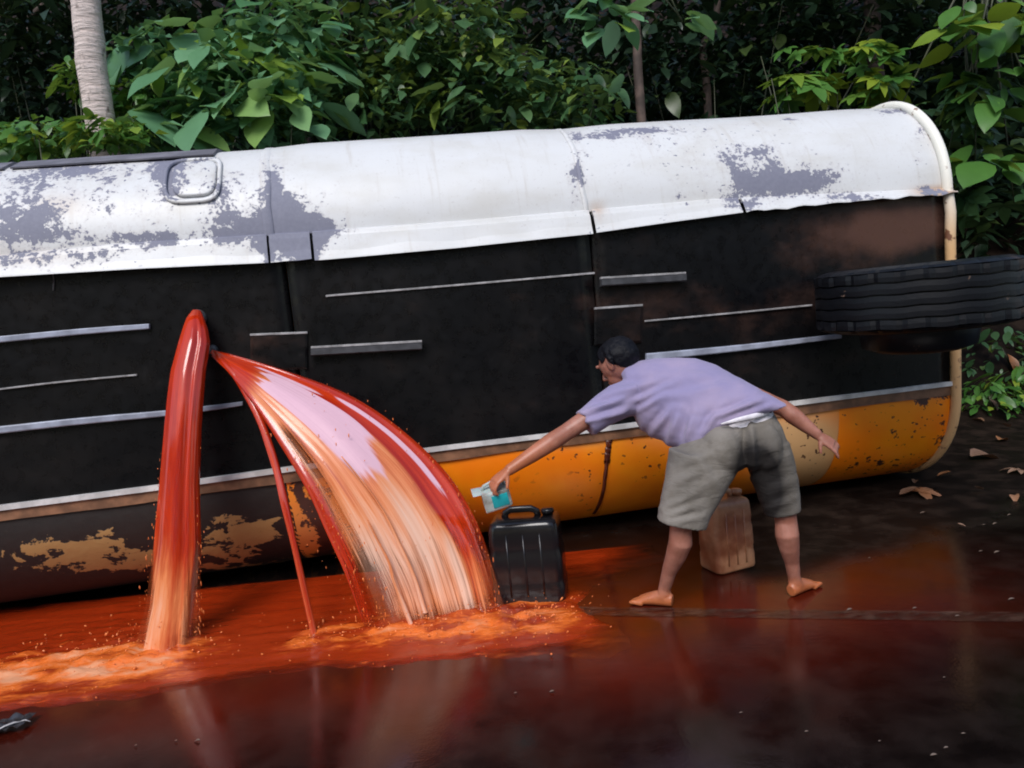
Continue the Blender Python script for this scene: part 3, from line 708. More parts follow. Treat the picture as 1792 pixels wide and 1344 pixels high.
    for k in range(2):                       # torn edges of the sheet falling as single threads
        v = rr.uniform(.0, .5); t0 = rr.uniform(.45, .72); t1 = rr.uniform(.9, 1.03)
        pts = []
        for q in range(6):
            t = lerp(t0, t1, q/5.); a, b = path(lo, min(t, .999)), path(up, min(t, .999)); pts.append((lerp(a[0], b[0], v)+rr.uniform(-3, 3), lerp(a[1], b[1], v)))
        Ya, Yb = P(t0, clamp(v)).y, P(min(t1, .999), clamp(v)).y
        strand(pts, (.004, rr.uniform(.008, .016)), .3, .5, Ya-.05, Yb-.03, root, inv, seed=k*1.7)
    ico = bmesh.new(); bmesh.ops.create_icosphere(ico, subdivisions=1, radius=1); iv = [v.co.copy() for v in ico.verts]; fi = [tuple(v.index for v in f.verts) for f in ico.faces]; ico.free()
    def drops(n, fn, rt, iv_m):
        VV = []; FF = []
        for q in range(n):
            p, t = fn(); s_ = rr.choice((.0012, .0016, .002, .003))*rr.uniform(.7, 1.3); el = rr.uniform(1.5, 5)*(.4+t); o = len(VV)
            VV += [iv_m @ (p+Vector((v.x*s_, v.y*s_, v.z*s_*el))) for v in iv]; FF += [tuple(o+i for i in f) for f in fi]
        o = link('falling_drops', mesh_of('falling_drops', VV, FF), MAT['drop'], rt); o['kind'] = 'stuff'
    def f1():
        t = rr.uniform(.3, .98); v = rr.choice((rr.gauss(.05, .10), rr.gauss(.1, .06), rr.gauss(.98, .025), rr.uniform(0, 1))); a, b = path(lo, t), path(up, t); vv = clamp(v)
        Y = P(t, vv).y-.03-abs(rr.gauss(0, .06)); return at(lerp(a[0], b[0], v)+rr.gauss(0, 3), lerp(a[1], b[1], v)+rr.gauss(0, 6), Y), t
    def f2():
        py = rr.uniform(780, 1140); t = (py-543)/607.; L = poly([(a, b) for a, b, c in secs], py); R_ = poly([(a, c) for a, b, c in secs], py)
        px = rr.choice((L-abs(rr.gauss(0, 9))*t+4, R_+abs(rr.gauss(0, 7))*t-4)); return at(px, py, Yf-(Yf-Ye)*t**.5-rr.uniform(-.05, .1)), t
    drops(260, f1, root, inv); drops(130, f2, root2, inv2)
build_oil()

POOL = [(-700, 1120), (-150, 1078), (120, 1050), (260, 1030), (420, 1020), (600, 985), (800, 955), (960, 915), (1150, 915), (1160, 985), (1040, 1028), (1000, 1060), (1085, 1095), (1120, 1135), (1060, 1160), (960, 1150), (880, 1150), (760, 1156), (600, 1172), (450, 1188), (300, 1212), (200, 1226), (0, 1245), (-200, 1262), (-700, 1300)]
IMPACT = [(295, 1135, .36, .36), (200, 1140, .42, .30), (60, 1160, .42, .24), (650, 1102, .30, .30), (750, 1095, .34, .34), (850, 1085, .32, .36), (940, 1082, .30, .32), (552, 1118, .18, .16)]
def build_pool():
    pg = [G(x, y) for x, y in POOL]
    def sd(x, y):                            # signed distance, positive inside
        ins = False; best = 9e9; n = len(pg)
        for i in range(n):
            a, b = pg[i], pg[(i+1) % n]
            if (a.y > y) != (b.y > y) and x < (b.x-a.x)*(y-a.y)/(b.y-a.y)+a.x: ins = not ins
            dx, dy = b.x-a.x, b.y-a.y; t = clamp(((x-a.x)*dx+(y-a.y)*dy)/(dx*dx+dy*dy)); best = min(best, math.hypot(x-a.x-t*dx, y-a.y-t*dy))
        return best if ins else -best
    imp = [(G(x, y), r, h) for x, y, r, h in IMPACT]
    xs = np.arange(-6.2, 1.15, .03); ys = np.arange(2.5, 4.75, .022); V = []; fro = []; thk = []
    for x in xs:
        for y in ys:
            d = sd(x, y) + .07*nz(x*3.3, y*3.3)+.03*nz(x*9, y*9, 3.)
            if d < -.12: V.append((x, y, -.02)); fro.append(0); thk.append(0); continue
            k = 0.; m = 0.
            for c, r, h in imp:
                e = math.exp(-(((x-c.x)/r)**2+((y-c.y)/(r*.8))**2)); k += e; m += e*h
            left0 = sstep(-.9, -2.4, x)*math.exp(-((y-3.45+.05*x)/.3)**2)
            h = -.012+.020*sstep(-.02, .06, d)
            ex = x*.8; h += .005*nz(ex*4, y*13)+.010*k*nz(x*14, y*20, 1.)+.06*m*(.35+abs(nz(x*9, y*13, 2.))+.5*abs(nz(x*23, y*29, 5.)))+.012*left0*abs(nz(x*4, y*12, 6.))
            ed = .004*math.exp(-((d-.05)/.03)**2); h += ed
            V.append((x, y, h)); thk.append(.06+sstep(-.03, lerp(.34, .95, sstep(-.5, .3, x))+.12*nz(x*2., y*2.), d)+min(.5, k))
            left = sstep(-.9, -2.6, x)*math.exp(-((y-3.45+.05*x)/.28)**2)
            fro.append(.14+.34*min(1, k)*(1+.9*nz(x*5, y*11, 9.))+.34*left*(.6+.8*nz(x*2.2, y*7))+.22*math.exp(-((d-.03)/.02)**2)*sstep(-.3, .2, nz(x*1.7, y*1.7))+.25*math.exp(-(((x-.45)/.35)**2+((y-3.35)/.3)**2))-.30*sstep(3.75, 4.1, y)*(1-sstep(-.2, .2, x)))
    me = mesh_of('oil_pool', V, grid_faces(len(xs), len(ys)), dict(froth=fro, thick=thk)); me.flip_normals()
    tag(link('oil_pool', me, MAT['pool']), kind='structure')
    # spray thrown up where the oil lands: nobody could count it
    rr = random.Random(3); base = []; VV = []; FF = []
    ico = bmesh.new(); bmesh.ops.create_icosphere(ico, subdivisions=1, radius=1); iv = [v.co.copy() for v in ico.verts]; fi = [tuple(v.index for v in f.verts) for f in ico.faces]; ico.free()
    wts = [1.4, 1., .5, .9, 1.2, 1.4, 1.6, .3]
    for q in range(1100):
        x, y, r, h = rr.choices(IMPACT, wts)[0]; c = G(x, y); rad = abs(rr.gauss(0, 1))*r*.75; a = rr.uniform(0, 2*math.pi)
        z = abs(rr.gauss(0, .5))*.13*math.exp(-rad/r)+.006
        p = c+Vector((rad*math.cos(a)*1.1, rad*math.sin(a)*.8-.05, z)); s = rr.choice([.0016, .002, .0025, .003, .005])*rr.uniform(.7, 1.3); el = rr.uniform(1, 2.4)
        dirv = Vector((math.cos(a), math.sin(a)*.6, rr.uniform(.1, 1))).normalized()
        o = len(VV); VV += [p+v*s+dirv*(v.dot(dirv)*s*(el-1)) for v in iv]; FF += [tuple(o+i for i in f) for f in fi]
    tag(link('oil_spray', mesh_of('oil_spray', VV, FF), MAT['drop']), 'orange spray of oil drops thrown up where the gush lands', 'spray', kind='stuff')
build_pool()

# ------------------------------------------------------------------ containers
def sq_ring(c, ax, ay, hx, hy, r, n=6):
    out = []
    for qx, qy, a0 in ((1, 1, 0), (-1, 1, 90), (-1, -1, 180), (1, -1, 270)):
        for k in range(n):
            a = math.radians(a0+90*k/(n-1)); out.append(c+ax*(qx*(hx-r)+r*math.cos(a))+ay*(qy*(hy-r)+r*math.sin(a)))
    return out
def jerrycan(label, base, h, hx, hy, rz, mat, capmat, tilt=0., extra=None):
    root = tag(empty('jerrycan', base, rz), label, 'jerrycan'); root.rotation_euler = (0, tilt, rz)
    X, Y, Z = Vector((1, 0, 0)), Vector((0, 1, 0)), Vector((0, 0, 1)); mb = MB(); rings = []
    for f, k in ((0, .90), (.012, .97), (.04, 1.), (.2, 1.), (.24, .975), (.30, .975), (.34, 1.), (.58, .985), (.62, .96), (.68, .96), (.72, .98), (.86, .955), (.93, .93), (.965, .88), (.985, .78)):
        rings.append(sq_ring(Z*(f*h), X, Y, hx*k, hy*k, min(hx, hy)*.34))
    mb.loft(rings); body = link('can_body', mb.mesh('can_body'), mat, root)
    # shallow ribs on the broad sides
    for sgn in (-1, 1):
        mb = MB()
        for q in (-.45, 0, .45):
            mb.tube([Vector((q*hx, sgn*hy*.985, h*.10)), Vector((q*hx, sgn*hy*.99, h*.4)), Vector((q*hx, sgn*hy*.96, h*.84))], [.006, .006, .005], 8)
        r_ = link('can_rib', mb.mesh('can_rib'), mat, root)
    mb = MB(); hh = h*.975
    mb.tube([Vector((-hx*.55, 0, hh-.01)), Vector((-hx*.5, 0, hh+.028)), Vector((-hx*.36, 0, hh+.044)), Vector((hx*.22, 0, hh+.044)), Vector((hx*.36, 0, hh+.028)), Vector((hx*.40, 0, hh-.01))], [(.020, .013)]*6, 10)
    link('can_handle', mb.mesh('can_handle'), mat, root)
    mb = MB(); c = Vector((hx*.66, 0, hh-.015)); mb.tube([c, c+Z*.03, c+Z*.03, c+Z*.052, c+Z*.056], [.030, .030, .036, .036, .03], 18); link('can_cap', mb.mesh('can_cap'), capmat, root)
    return root
jb = G(932, 1054); jerrycan('black plastic jerrycan with top handle standing in the oil beside the gush', (jb.x, jb.y+.09, .004), .475, .205, .14, -.14, MAT['blackcan'], MAT['blackcan'])
jb = G(1274, 992); jerrycan("orange brown stained jerrycan standing behind the bending person's legs", (jb.x, jb.y, .004), .42, .135, .10, .35, MAT['tancan'], MAT['tancan'])

# ------------------------------------------------------------------ person
def build_person():
    root = tag(empty('person', G(1285, 1050)), 'barefoot person in lavender shirt and khaki shorts bending to scoop oil with a cut can', 'person')
    inv = Matrix.Translation(-root.location)
    A = at
    P = dict(hipL=A(1232, 790, 3.70), hipR=A(1335, 785, 3.74), kneeL=A(1196, 905, 3.62), kneeR=A(1373, 895, 3.70), ankL=A(1160, 1030, 3.56), ankR=A(1380, 1015, 3.60),
             pel=A(1288, 755, 3.76), waist=A(1255, 715, 3.90), chest=A(1195, 690, 4.02), nk=A(1120, 662, 4.10),
             shL=A(1092, 690, 4.00), elL=A(990, 757, 3.90), wrL=A(889, 824, 3.78), shR=A(1245, 662, 4.14), elR=A(1372, 715, 4.06), wrR=A(1432, 762, 4.0))
    mb = MB()
    # trunk
    mb.tube([P['pel']+Vector((.0, -.02, -.06)), P['pel'], P['waist'], P['chest'], P['nk']], [(.10, .07), (.12, .085), (.12, .09), (.165, .125), (.07, .065)], 20, Vector((0, -.3, 1)).normalized())
    
    def limb(pts, r, seg=16): mb.tube([Vector(p) for p in pts], r, seg)
    # legs with calf and taper
    def leg(h, k, a, heel, toe, side):
        d = (a-k); back = Vector((.012*side, -.022, 0))
        limb([h+Vector((.0, .05, .02)), h+Vector((0, .03, -.03)), lerp(h, k, .5), lerp(h, k, .88), k], [.08, .088, .078, .064, .060])
        limb([lerp(h, k, .9), k, k+d*.14, k+d*.32+back, k+d*.52+back*.7, k+d*.75, a, a-Vector((0, 0, .03))], [.060, .057, .055, .060, .052, .038, .032, .033])
        # foot
        f = (toe-heel); fl = f.length; f = f.normalized(); up = Vector((0, 0, 1)); s_ = f.cross(up).normalized()
        hl = Vector((heel.x, heel.y, heel.z))
        limb([hl+f*.006+up*.034, hl+f*.045+up*.040, hl+f*.10+up*.040, hl+f*.15+up*.030, hl+f*.19+up*.021], [(.026, .032), (.033, .038), (.037, .038), (.043, .028), (.044, .018)])
        limb([a+up*.0, hl+f*.055+up*.055, hl+f*.10+up*.045], [.033, .037, .033])
        for q, (o, l, r) in enumerate(((-.034, .054, .014), (-.014, .050, .0105), (.004, .045, .010), (.020, .038, .0095), (.034, .028, .009))):
            b = hl+f*(.185-abs(o)*.15)+s_*(o*side)+up*.016; limb([b-f*.02, b, b+f*l*.6+up*.003, b+f*l-up*.003], [r*1.1, r*1.05, r, r*.7], 8)
    hL = G(1180, 1062); tL = G(1092, 1053); hR = G(1383, 1046, .0); tR = G(1440, 1016, 0.)
    def fit_foot(h, t, L=.245): return h, h+(t-h).normalized()*L
    hL, tL = fit_foot(hL, tL); hR, tR = fit_foot(hR, tR)
    aL = Vector((hL.x, hL.y, .095))+(tL-hL).normalized()*.045; aR = Vector((hR.x, hR.y, .095))+(tR-hR).normalized()*.045
    leg(P['hipL'], P['kneeL'], aL, hL, tL, 1); leg(P['hipR'], P['kneeR'], aR, hR, tR, -1)
    # arms
    def arm(s, e, w):
        limb([s, lerp(s, e, .25), lerp(s, e, .6), e, lerp(e, w, .25), lerp(e, w, .6), lerp(e, w, .9), w], [.060, .057, .052, .046, .049, .041, .031, .029])
    arm(P['shL'], P['elL'], P['wrL']); arm(P['shR'], P['elR'], P['wrR'])
    mb.ball(P['shL'], .062); mb.ball(P['shR'], .062)
    def hand(w, fdir, nrm, curl, thumb_side, thumb_dir, sc=1.):
        f = fdir.normalized(); n = (nrm-f*nrm.dot(f)).normalized(); s_ = f.cross(n).normalized()*thumb_side   # n: back of the hand, s_: towards the thumb
        limb([w-f*.01, w+f*.03, w+f*.065, w+f*.088], [(.025, .017), (.034, .016), (.040, .015), (.039, .013)], 14) if False else None
        ringp = []
        for dd, hw, hh in ((-.01, .026, .021), (.025, .036, .021), (.06, .043, .019), (.092, .043, .015)):
            ringp.append([w+f*dd+s_*(math.cos(2*math.pi*k/14)*hw)+n*(math.sin(2*math.pi*k/14)*hh) for k in range(14)])
        mb.loft(ringp)
        for q, (o, l, r) in enumerate(((.032, .080, .0100), (.011, .090, .0104), (-.011, .083, .0100), (-.032, .066, .0090))):
            b = w+f*.084+s_*o; d = (f+s_*(o*2.2)).normalized(); pts = [b-f*.02, b]; c = curl[q]
            for i, seg in enumerate((.45, .32, .23)):
                ang = c*(i+.6)/1.6*.9; dv = d*math.cos(ang)-n*math.sin(ang); pts.append(pts[-1]+dv*(l*seg))
            limb(pts, [r*1.1, r*1.08, r, r*.92, r*.72], 10)
        b = w+f*.022+s_*.028-n*.004; td = (f*thumb_dir[0]+s_*thumb_dir[1]-n*thumb_dir[2]).normalized(); t2 = (td+f*.35-n*.25).normalized()
        limb([b-s_*.012, b+td*.012, b+td*.042, b+td*.042+t2*.028], [.013, .0125, .0105, .008], 10)
    hd = (P['wrL']-P['elL']).normalized(); HSC = 1.15; hand(P['wrL'], hd+Vector((0, 0, -.12)), Vector((-.15, -.25, 1)), (1.35, 1.4, 1.4, 1.4), -1, (.7, .5, .7))
    hr = (P['wrR']-P['elR']).normalized(); hand(P['wrR'], hr+Vector((.1, 0, .05)), Vector((.30, -.75, .8)), (.55, .9, 1.05, .8), 1, (.6, .75, .55))
    # head
    HS = 1.15; hc = A(1080, 633, 4.12); fd = Vector((-.62, .60, -.50)).normalized(); ud = Vector((-.30, .35, .9)); ud = (ud-fd*ud.dot(fd)).normalized(); sd_ = fd.cross(ud).normalized()
    if sd_.y > 0: sd_ = -sd_          # towards the camera = left side of the face
    mb.tube([P['nk']+Vector((.03, .0, -.03)), P['nk']+Vector((-.01, 0, .0)), lerp(P['nk'], hc, .5), hc-ud*.04], [.066, .060, .056, .056], 16)
    ax = (fd*HS, sd_*HS, ud*HS); fd, sd_, ud = ax
    mb.ball(hc, (.098, .074, .098), ax); mb.ball(hc-fd*.025+ud*.014, (.085, .077, .084), ax)
    mb.ball(hc+fd*.040-ud*.060, (.050, .052, .055), ax); mb.ball(hc+fd*.068-ud*.092, (.024, .028, .022), ax)           # jaw, chin
    mb.tube([hc+fd*.090+ud*.012, hc+fd*.103-ud*.012, hc+fd*.116-ud*.034, hc+fd*.096-ud*.045], [.009, .011, .0155, .010], 10)  # nose
    mb.tube([hc+fd*.086+ud*.026-sd_*.05, hc+fd*.097+ud*.026, hc+fd*.086+ud*.026+sd_*.05], [.010, .012, .010], 10)       # brow
    mb.tube([hc+fd*.085-ud*.066-sd_*.022, hc+fd*.098-ud*.066, hc+fd*.085-ud*.066+sd_*.022], [.006, .0085, .006], 8)      # upper lip
    mb.tube([hc+fd*.084-ud*.078-sd_*.018, hc+fd*.095-ud*.079, hc+fd*.084-ud*.078+sd_*.018], [.006, .009, .006], 8)       # lower lip
    for sg in (-1, 1):                                                                                                     # ears
        e = hc-fd*.010-ud*.012+sd_*(.076*sg); mb.ball(e, (.021, .011, .034), (fd, sd_, ud), 12, 8)
        mb.tube([e+fd*.012+ud*.024+sd_*(.006*sg), e-fd*.012+ud*.034+sd_*(.010*sg), e-fd*.024+ud*.014+sd_*(.012*sg), e-fd*.018-ud*.014+sd_*(.010*sg), e-ud*.030+sd_*(.004*sg)], [.006]*5, 8)
    me = mb.remeshed('body', .0052, 5)
    oil_ = []
    for v in me.vertices:
        o = clamp(1-(v.co.z-.03)/.09)*.7; p = v.co; dl = (p-P['wrL']).length; oil_.append(max(o, .45*sstep(.45, .05, dl)))
    a_ = me.attributes.new('oily', 'FLOAT', 'POINT'); a_.data.foreach_set('value', oil_)
    me.transform(inv); body = link('body', me, MAT['skin'], root)
    for sg in (-1, 1):
        m2 = MB(); m2.ball(hc+fd*.074+ud*.008+sd_*(.034*sg), .0135, None, 12, 8); me = m2.mesh('eye'); me.transform(inv); link('eye', me, MAT['eye'], root)
    # hair grows out of the scalp and thins out at the hairline
    hm = body.data.copy(); bm = bmesh.new(); bm.from_mesh(hm); bm.verts.ensure_lookup_table(); rel = hc-root.location; msk = {}
    for v in bm.verts:
        q = v.co-rel; a_f, a_u = q.dot(fd)/HS**2, q.dot(ud)/HS**2
        if q.length > .175: msk[v.index] = -1; continue
        line = poly([(-.12, -.075), (-.05, -.062), (-.030, -.03), (-.012, .026), (.022, .012), (.034, .010), (.045, .040), (.075, .066), (.12, .075)], a_f)
        msk[v.index] = (a_u-line)/.02+.4*nz(*(v.co*55))
    for v in bm.verts:
        m_ = msk[v.index]
        if m_ > 0: v.co += v.normal*(.001+.017*min(1, m_*.5)+.005*nz(*(v.co*38))*min(1, m_)+.003*nz(*(v.co*95))*min(1, m_))
    bmesh.ops.delete(bm, geom=[v for v in bm.verts if msk[v.index] <= 0], context='VERTS'); bm.to_mesh(hm); bm.free(); hm.materials.clear(); hm.name = 'hair'; link('hair', hm, MAT['hair'], root)
    # shirt
    def sect(top, bot, Yt, Yb, dd, n=28, sq=1.):
        a, b = A(top[0], top[1], Yt), A(bot[0], bot[1], Yb); c = (a+b)/2; h = (a-b)/2; dv = Vector((.25, 1, 0)); dv = (dv-h*(dv.dot(h)/h.length_squared)).normalized()*dd
        out = []
        for k in range(n):
            w = 2*math.pi*k/n; cs, sn = math.cos(w), math.sin(w); cs = math.copysign(abs(cs)**sq, cs); sn = math.copysign(abs(sn)**sq, sn); out.append(c+h*cs-dv*sn)
        return out
    m2 = MB()
    m2.loft([sect((1086, 646), (1102, 684), 4.12, 4.06, .070), sect((1098, 640), (1106, 708), 4.14, 4.02, .12), sect((1118, 635), (1112, 735), 4.15, 4.0, .155), sect((1145, 631), (1122, 752), 4.14, 3.96, .175), sect((1180, 629), (1150, 767), 4.12, 3.92, .18),
             sect((1216, 631), (1180, 781), 4.09, 3.84, .175), sect((1250, 643), (1206, 792), 4.05, 3.77, .175), sect((1282, 664), (1236, 778), 3.98, 3.75, .175), sect((1312, 688), (1272, 752), 3.90, 3.745, .175), sect((1347, 711), (1318, 729), 3.84, 3.75, .155)])
    m2.tube([A(1112, 690, 4.0), A(1080, 703, 3.99), A(1050, 722, 3.965), A(1024, 741, 3.94)], [(.105, .10), (.105, .10), (.092, .086), (.086, .080)], 22)
    m2.tube([A(1230, 668, 4.13), A(1258, 672, 4.13), A(1290, 686, 4.12)], [.085, .08, .072], 20)
    me = m2.remeshed('shirt', .007, 5)
    folds = [((1020, 722), (1085, 700), .012, 8), ((1035, 735), (1110, 715), .012, 8), ((1060, 690), (1150, 668), .008, 10), ((1095, 712), (1190, 665), .010, 9), ((1108, 725), (1165, 690), .009, 8), ((1140, 760), (1178, 712), .012, 10),
             ((1170, 775), (1190, 715), .014, 11), ((1198, 782), (1215, 720), .012, 10), ((1225, 770), (1262, 712), .011, 10), ((1240, 735), (1330, 700), .012, 9), ((1260, 742), (1345, 712), .009, 7), ((1200, 690), (1290, 668), .007, 12), ((1130, 700), (1210, 690), .006, 12), ((1010, 738), (1045, 735), .008, 6), ((1180, 655), (1255, 660), .006, 12)]
    def fold(me, folds):
        nn = [v.normal.copy() for v in me.vertices]
        for v, n in zip(me.vertices, nn):
            if n.y > .5: continue
            px, py = proj(v.co); d = 0
            for (x0, y0), (x1, y1), amp, w in folds:
                dx, dy = x1-x0, y1-y0; L = dx*dx+dy*dy; t = clamp(((px-x0)*dx+(py-y0)*dy)/L); q = ((px-x0)*dy-(py-y0)*dx)/math.sqrt(L)
                e = math.hypot(px-x0-t*dx, py-y0-t*dy) if t in (0., 1.) else abs(q)
                if e < 3.5*w: d += amp*(math.exp(-(e/w)**2)-.8*math.exp(-((q-1.5*w)/w)**2)*(math.exp(-(max(0, e-abs(q))/w)**2)))*(math.sin(math.pi*clamp(t, .12, .88)))
            v.co += n*d
    folds = [(a_, b_, c_*1.5, d_*.72) for a_, b_, c_, d_ in folds]; fold(me, folds); me.transform(inv); link('shirt', me, MAT['shirt'], root)
    # shorts
    def hsect(l, r, Yl, Yr, dd, n=28, near=.5):
        a, b = A(l[0], l[1], Yl), A(r[0], r[1], Yr); c = (a+b)/2; h = (b-a)/2; dv = Vector((0, -1, .0)); dv = (dv-h*(dv.dot(h)/h.length_squared)).normalized()*dd
        out = []
        for k in range(n):
            w = 2*math.pi*k/n; cs, sn = math.cos(w), math.sin(w); out.append(c+h*math.copysign(abs(cs)**.85, cs)+dv*math.copysign(abs(sn)**.85, sn))
        return out
    m2 = MB()
    m2.loft([hsect((1205, 748), (1349, 716), 3.86, 3.86, .150), hsect((1222, 756), (1353, 726), 3.80, 3.82, .150), hsect((1198, 775), (1365, 745), 3.76, 3.78, .155), hsect((1178, 795), (1375, 772), 3.73, 3.75, .155), hsect((1185, 815), (1372, 800), 3.71, 3.73, .125), hsect((1205, 825), (1355, 812), 3.71, 3.73, .09)])
    m2.ball(A(1264, 790, 3.70), (.115, .13, .135)); m2.ball(A(1334, 782, 3.715), (.10, .13, .135))
    m2.loft([hsect((1172, 785), (1300, 800), 3.71, 3.72, .12), hsect((1166, 825), (1284, 832), 3.68, 3.69, .115), hsect((1160, 860), (1262, 868), 3.66, 3.67, .105), hsect((1153, 892), (1242, 902), 3.64, 3.65, .10), hsect((1151, 910), (1234, 924), 3.63, 3.64, .098)])
    m2.loft([hsect((1296, 785), (1378, 770), 3.74, 3.75, .115), hsect((1310, 825), (1390, 815), 3.73, 3.74, .105), hsect((1326, 865), (1396, 855), 3.72, 3.73, .095), hsect((1340, 903), (1398, 890), 3.71, 3.72, .088)])
    me = m2.remeshed('shorts', .007, 6)
    fold(me, [((1165, 905), (1220, 885), .012, 7), ((1160, 890), (1215, 868), .012, 7), ((1170, 915), (1228, 905), .010, 6), ((1175, 850), (1235, 820), .010, 10), ((1190, 815), (1260, 790), .010, 10), ((1215, 800), (1255, 850), .008, 9), ((1302, 735), (1308, 830), -.035, 7), ((1345, 890), (1390, 872), .010, 6), ((1320, 830), (1380, 800), .008, 9), ((1255, 745), (1300, 742), .005, 5), ((1345, 860), (1392, 840), .008, 8), ((1180, 870), (1250, 845), .008, 9)])
    wet = []  # darker tone on the inner right leg, fainter on the left
    for v in me.vertices:
        px, py = proj(v.co); wet.append(clamp(blob(px, py, [(1335, 862, 40, 62, 1.9), (1318, 810, 30, 32, 1.5), (1185, 800, 30, 20, .4), (1200, 850, 30, 40, .25)])))
    a_ = me.attributes.new('wet', 'FLOAT', 'POINT'); a_.data.foreach_set('value', wet)  # mask of the dark patch on the shorts

    me.transform(inv); link('shorts', me, MAT['shorts'], root)
    # white waistband showing between shirt and shorts
    m2 = MB(); m2.loft([hsect((1236, 742), (1349, 716), 3.80, 3.82, .122), hsect((1233, 752), (1350, 727), 3.80, 3.82, .134)], False); m2.tube([A(1262, 742, 3.64), A(1290, 735, 3.640), A(1320, 728, 3.650), A(1345, 723, 3.71)], [(.004, .004), (.006, .012), (.006, .014), (.006, .010)], 10)
    me = m2.mesh('waistband'); me.transform(inv); link('waistband', me, MAT['cloth_white'], root)
    return P
PJ = build_person()

def build_dipper():
    Y = 3.815; o = at(868, 869, Y); root = tag(empty('cut_can', o), 'small cut open plastic can with a teal label held in the reaching hand', 'can')
    X = (at(893, 866, Y)-at(840, 872, Y)).normalized(); X = Vector((.93, .12, .16)).normalized(); Z = Vector((.20, -.15, .95)); Z = (Z-X*Z.dot(X)).normalized(); Yv = Z.cross(X).normalized()
    mb = MB(); L = .072; hx = .056
    out = [sq_ring(X*(-L), Z, Yv, hx, .058, .014), sq_ring(X*L*.85, Z, Yv, hx*.97, .056, .014), sq_ring(X*L, Z, Yv, hx*.88, .050, .012)]
    inn = [sq_ring(X*L*.9, Z, Yv, hx*.86, .049, .012), sq_ring(X*(-L), Z, Yv, hx*.94, .0535, .013)]
    mb.loft(out+inn, False); off = len(mb.V); n = len(out[0]); mb.F.append(tuple(2*n+k for k in range(n))); mb.F.append(tuple(3*n+k for k in range(n-1, -1, -1)))
    for k in range(n): mb.F.append((k, (k+1) % n, 4*n+(k+1) % n, 4*n+k))
    link('can_shell', mb.mesh('can_shell'), MAT['dipper'], root)
    bm = bmesh.new(); R3 = Matrix((X, Yv, Z)).transposed(); bm_box(bm, X*.015-Yv*.0585, (.085, .004, .068), R3, .001); link('can_label', bm_mesh('can_label', bm), MAT['teal'], root)
    bm = bmesh.new(); bm_box(bm, X*(-L-.022)+Z*(hx+.001), (.045, .10, .002), R3 @ Matrix.Rotation(math.radians(6), 3, 'Y'), .001); link('cut_flap', bm_mesh('cut_flap', bm), MAT['dipper'], root)
    mb = MB(); mb.tube([X*-.06+Z*(hx-.004), X*-.05+Z*(hx+.022), X*.0+Z*(hx+.034), X*.05+Z*(hx+.022), X*.06+Z*(hx-.004)], [.008]*5, 10); link('can_grip', mb.mesh('can_grip'), MAT['dipper'], root)
build_dipper()

# ------------------------------------------------------------------ plants
def leaf_mesh(name, w, lobes=0, curl=.25, fold=.18, tint=0.):
    V = []; F = []; tv = []
    if not lobes:
        n = 7
        for i in range(n):
            t = i/(n-1); hw = w*math.sin(math.pi*min(1, t**.85*.97+.03))**.75*(1-.12*t); z = -curl*t*t
            V += [(-hw, t, z+fold*hw+.02*math.sin(t*9)), (0, t, z), (hw, t, z+fold*hw-.02*math.sin(t*8))]
        F = grid_faces(n, 3)
    else:
        for k in range(lobes):
            a = math.radians(lerp(-105, 105, k/(lobes-1))); L = (1-.35*abs(a)/1.83); o = len(V); n = 5
            for i in range(n):
                t = i/(n-1); hw = w*math.sin(math.pi*min(1, t*.93+.07))**.9; z = -curl*(t*L)**2
                for q in (-1, 0, 1):
                    x, y = q*hw, t*L; V.append((x*math.cos(a)+y*math.sin(a), y*math.cos(a)-x*math.sin(a), z+fold*abs(x)))
            F += grid_faces(n, 3, False, o)
    me = mesh_of(name, V, F, dict(tint=[tint]*len(V))); me.polygons.foreach_set('use_smooth', [True]*len(me.polygons)); return me
LEAVES = {'broad': [leaf_mesh('leaf', w, 0, c, f) for w, c, f in ((.33, .22, .1), (.37, .34, .05), (.30, .12, .16), (.38, .28, 0.), (.27, .2, .1))],
          'oval': [leaf_mesh('leaf', w, 0, c, f) for w, c, f in ((.25, .2, .1), (.21, .3, .14), (.29, .12, .05))],
          'slim': [leaf_mesh('leaf', w, 0, c, f) for w, c, f in ((.15, .3, .2), (.12, .15, .3))],
          'palm': [leaf_mesh('leaf', w, l, c, .2) for w, l, c in ((.19, 5, .3), (.17, 7, .4), (.22, 5, .15))]}
def mat_copies():
    out = {}
    for mk in ('leaf_big', 'leaf_mid', 'leaf_dark', 'leaf_bright'):
        for k, l in LEAVES.items():
            c = []
            for me in l:
                m2 = me.copy(); m2.name = 'leaf'; m2.materials.append(MAT[mk]); c.append(m2)
            out[mk, k] = c
    return out
LM = mat_copies()
def leaf_cloud(name, n, fn, size, mat, parent=None, org=(0, 0, 0)):
    V = np.zeros((n, 6, 3)); 
    tint = RNG.random(n)
    for i in range(n):
        p = fn(); a = RNG.uniform(0, 6.283); d = np.array((math.cos(a), math.sin(a), RNG.normal(-.35, .35))); d /= np.linalg.norm(d)
        s = np.cross(d, (0, 0, 1.)); s /= np.linalg.norm(s); s = s+np.array((0, 0, RNG.normal(0, .35))); nn = np.cross(s, d); L = size*RNG.uniform(.5, 1.4); w = L*RNG.uniform(.2, .32)
        V[i] = [p, p+d*L*.45+s*w+nn*.1*L, p+d*L*.5, p+d*L*.45-s*w+nn*.1*L, p+d*L+np.array((0, 0, -.12*L)), p+d*L*.02]
    V = V.reshape(-1, 3)-np.array(org); F = []
    for i in range(n): o = 6*i; F += [(o, o+1, o+2), (o+1, o+4, o+2), (o, o+2, o+3), (o+2, o+4, o+3)]
    me = mesh_of(name, V, F, dict(tint=np.repeat(tint, 6))); return link(name, me, mat, parent)
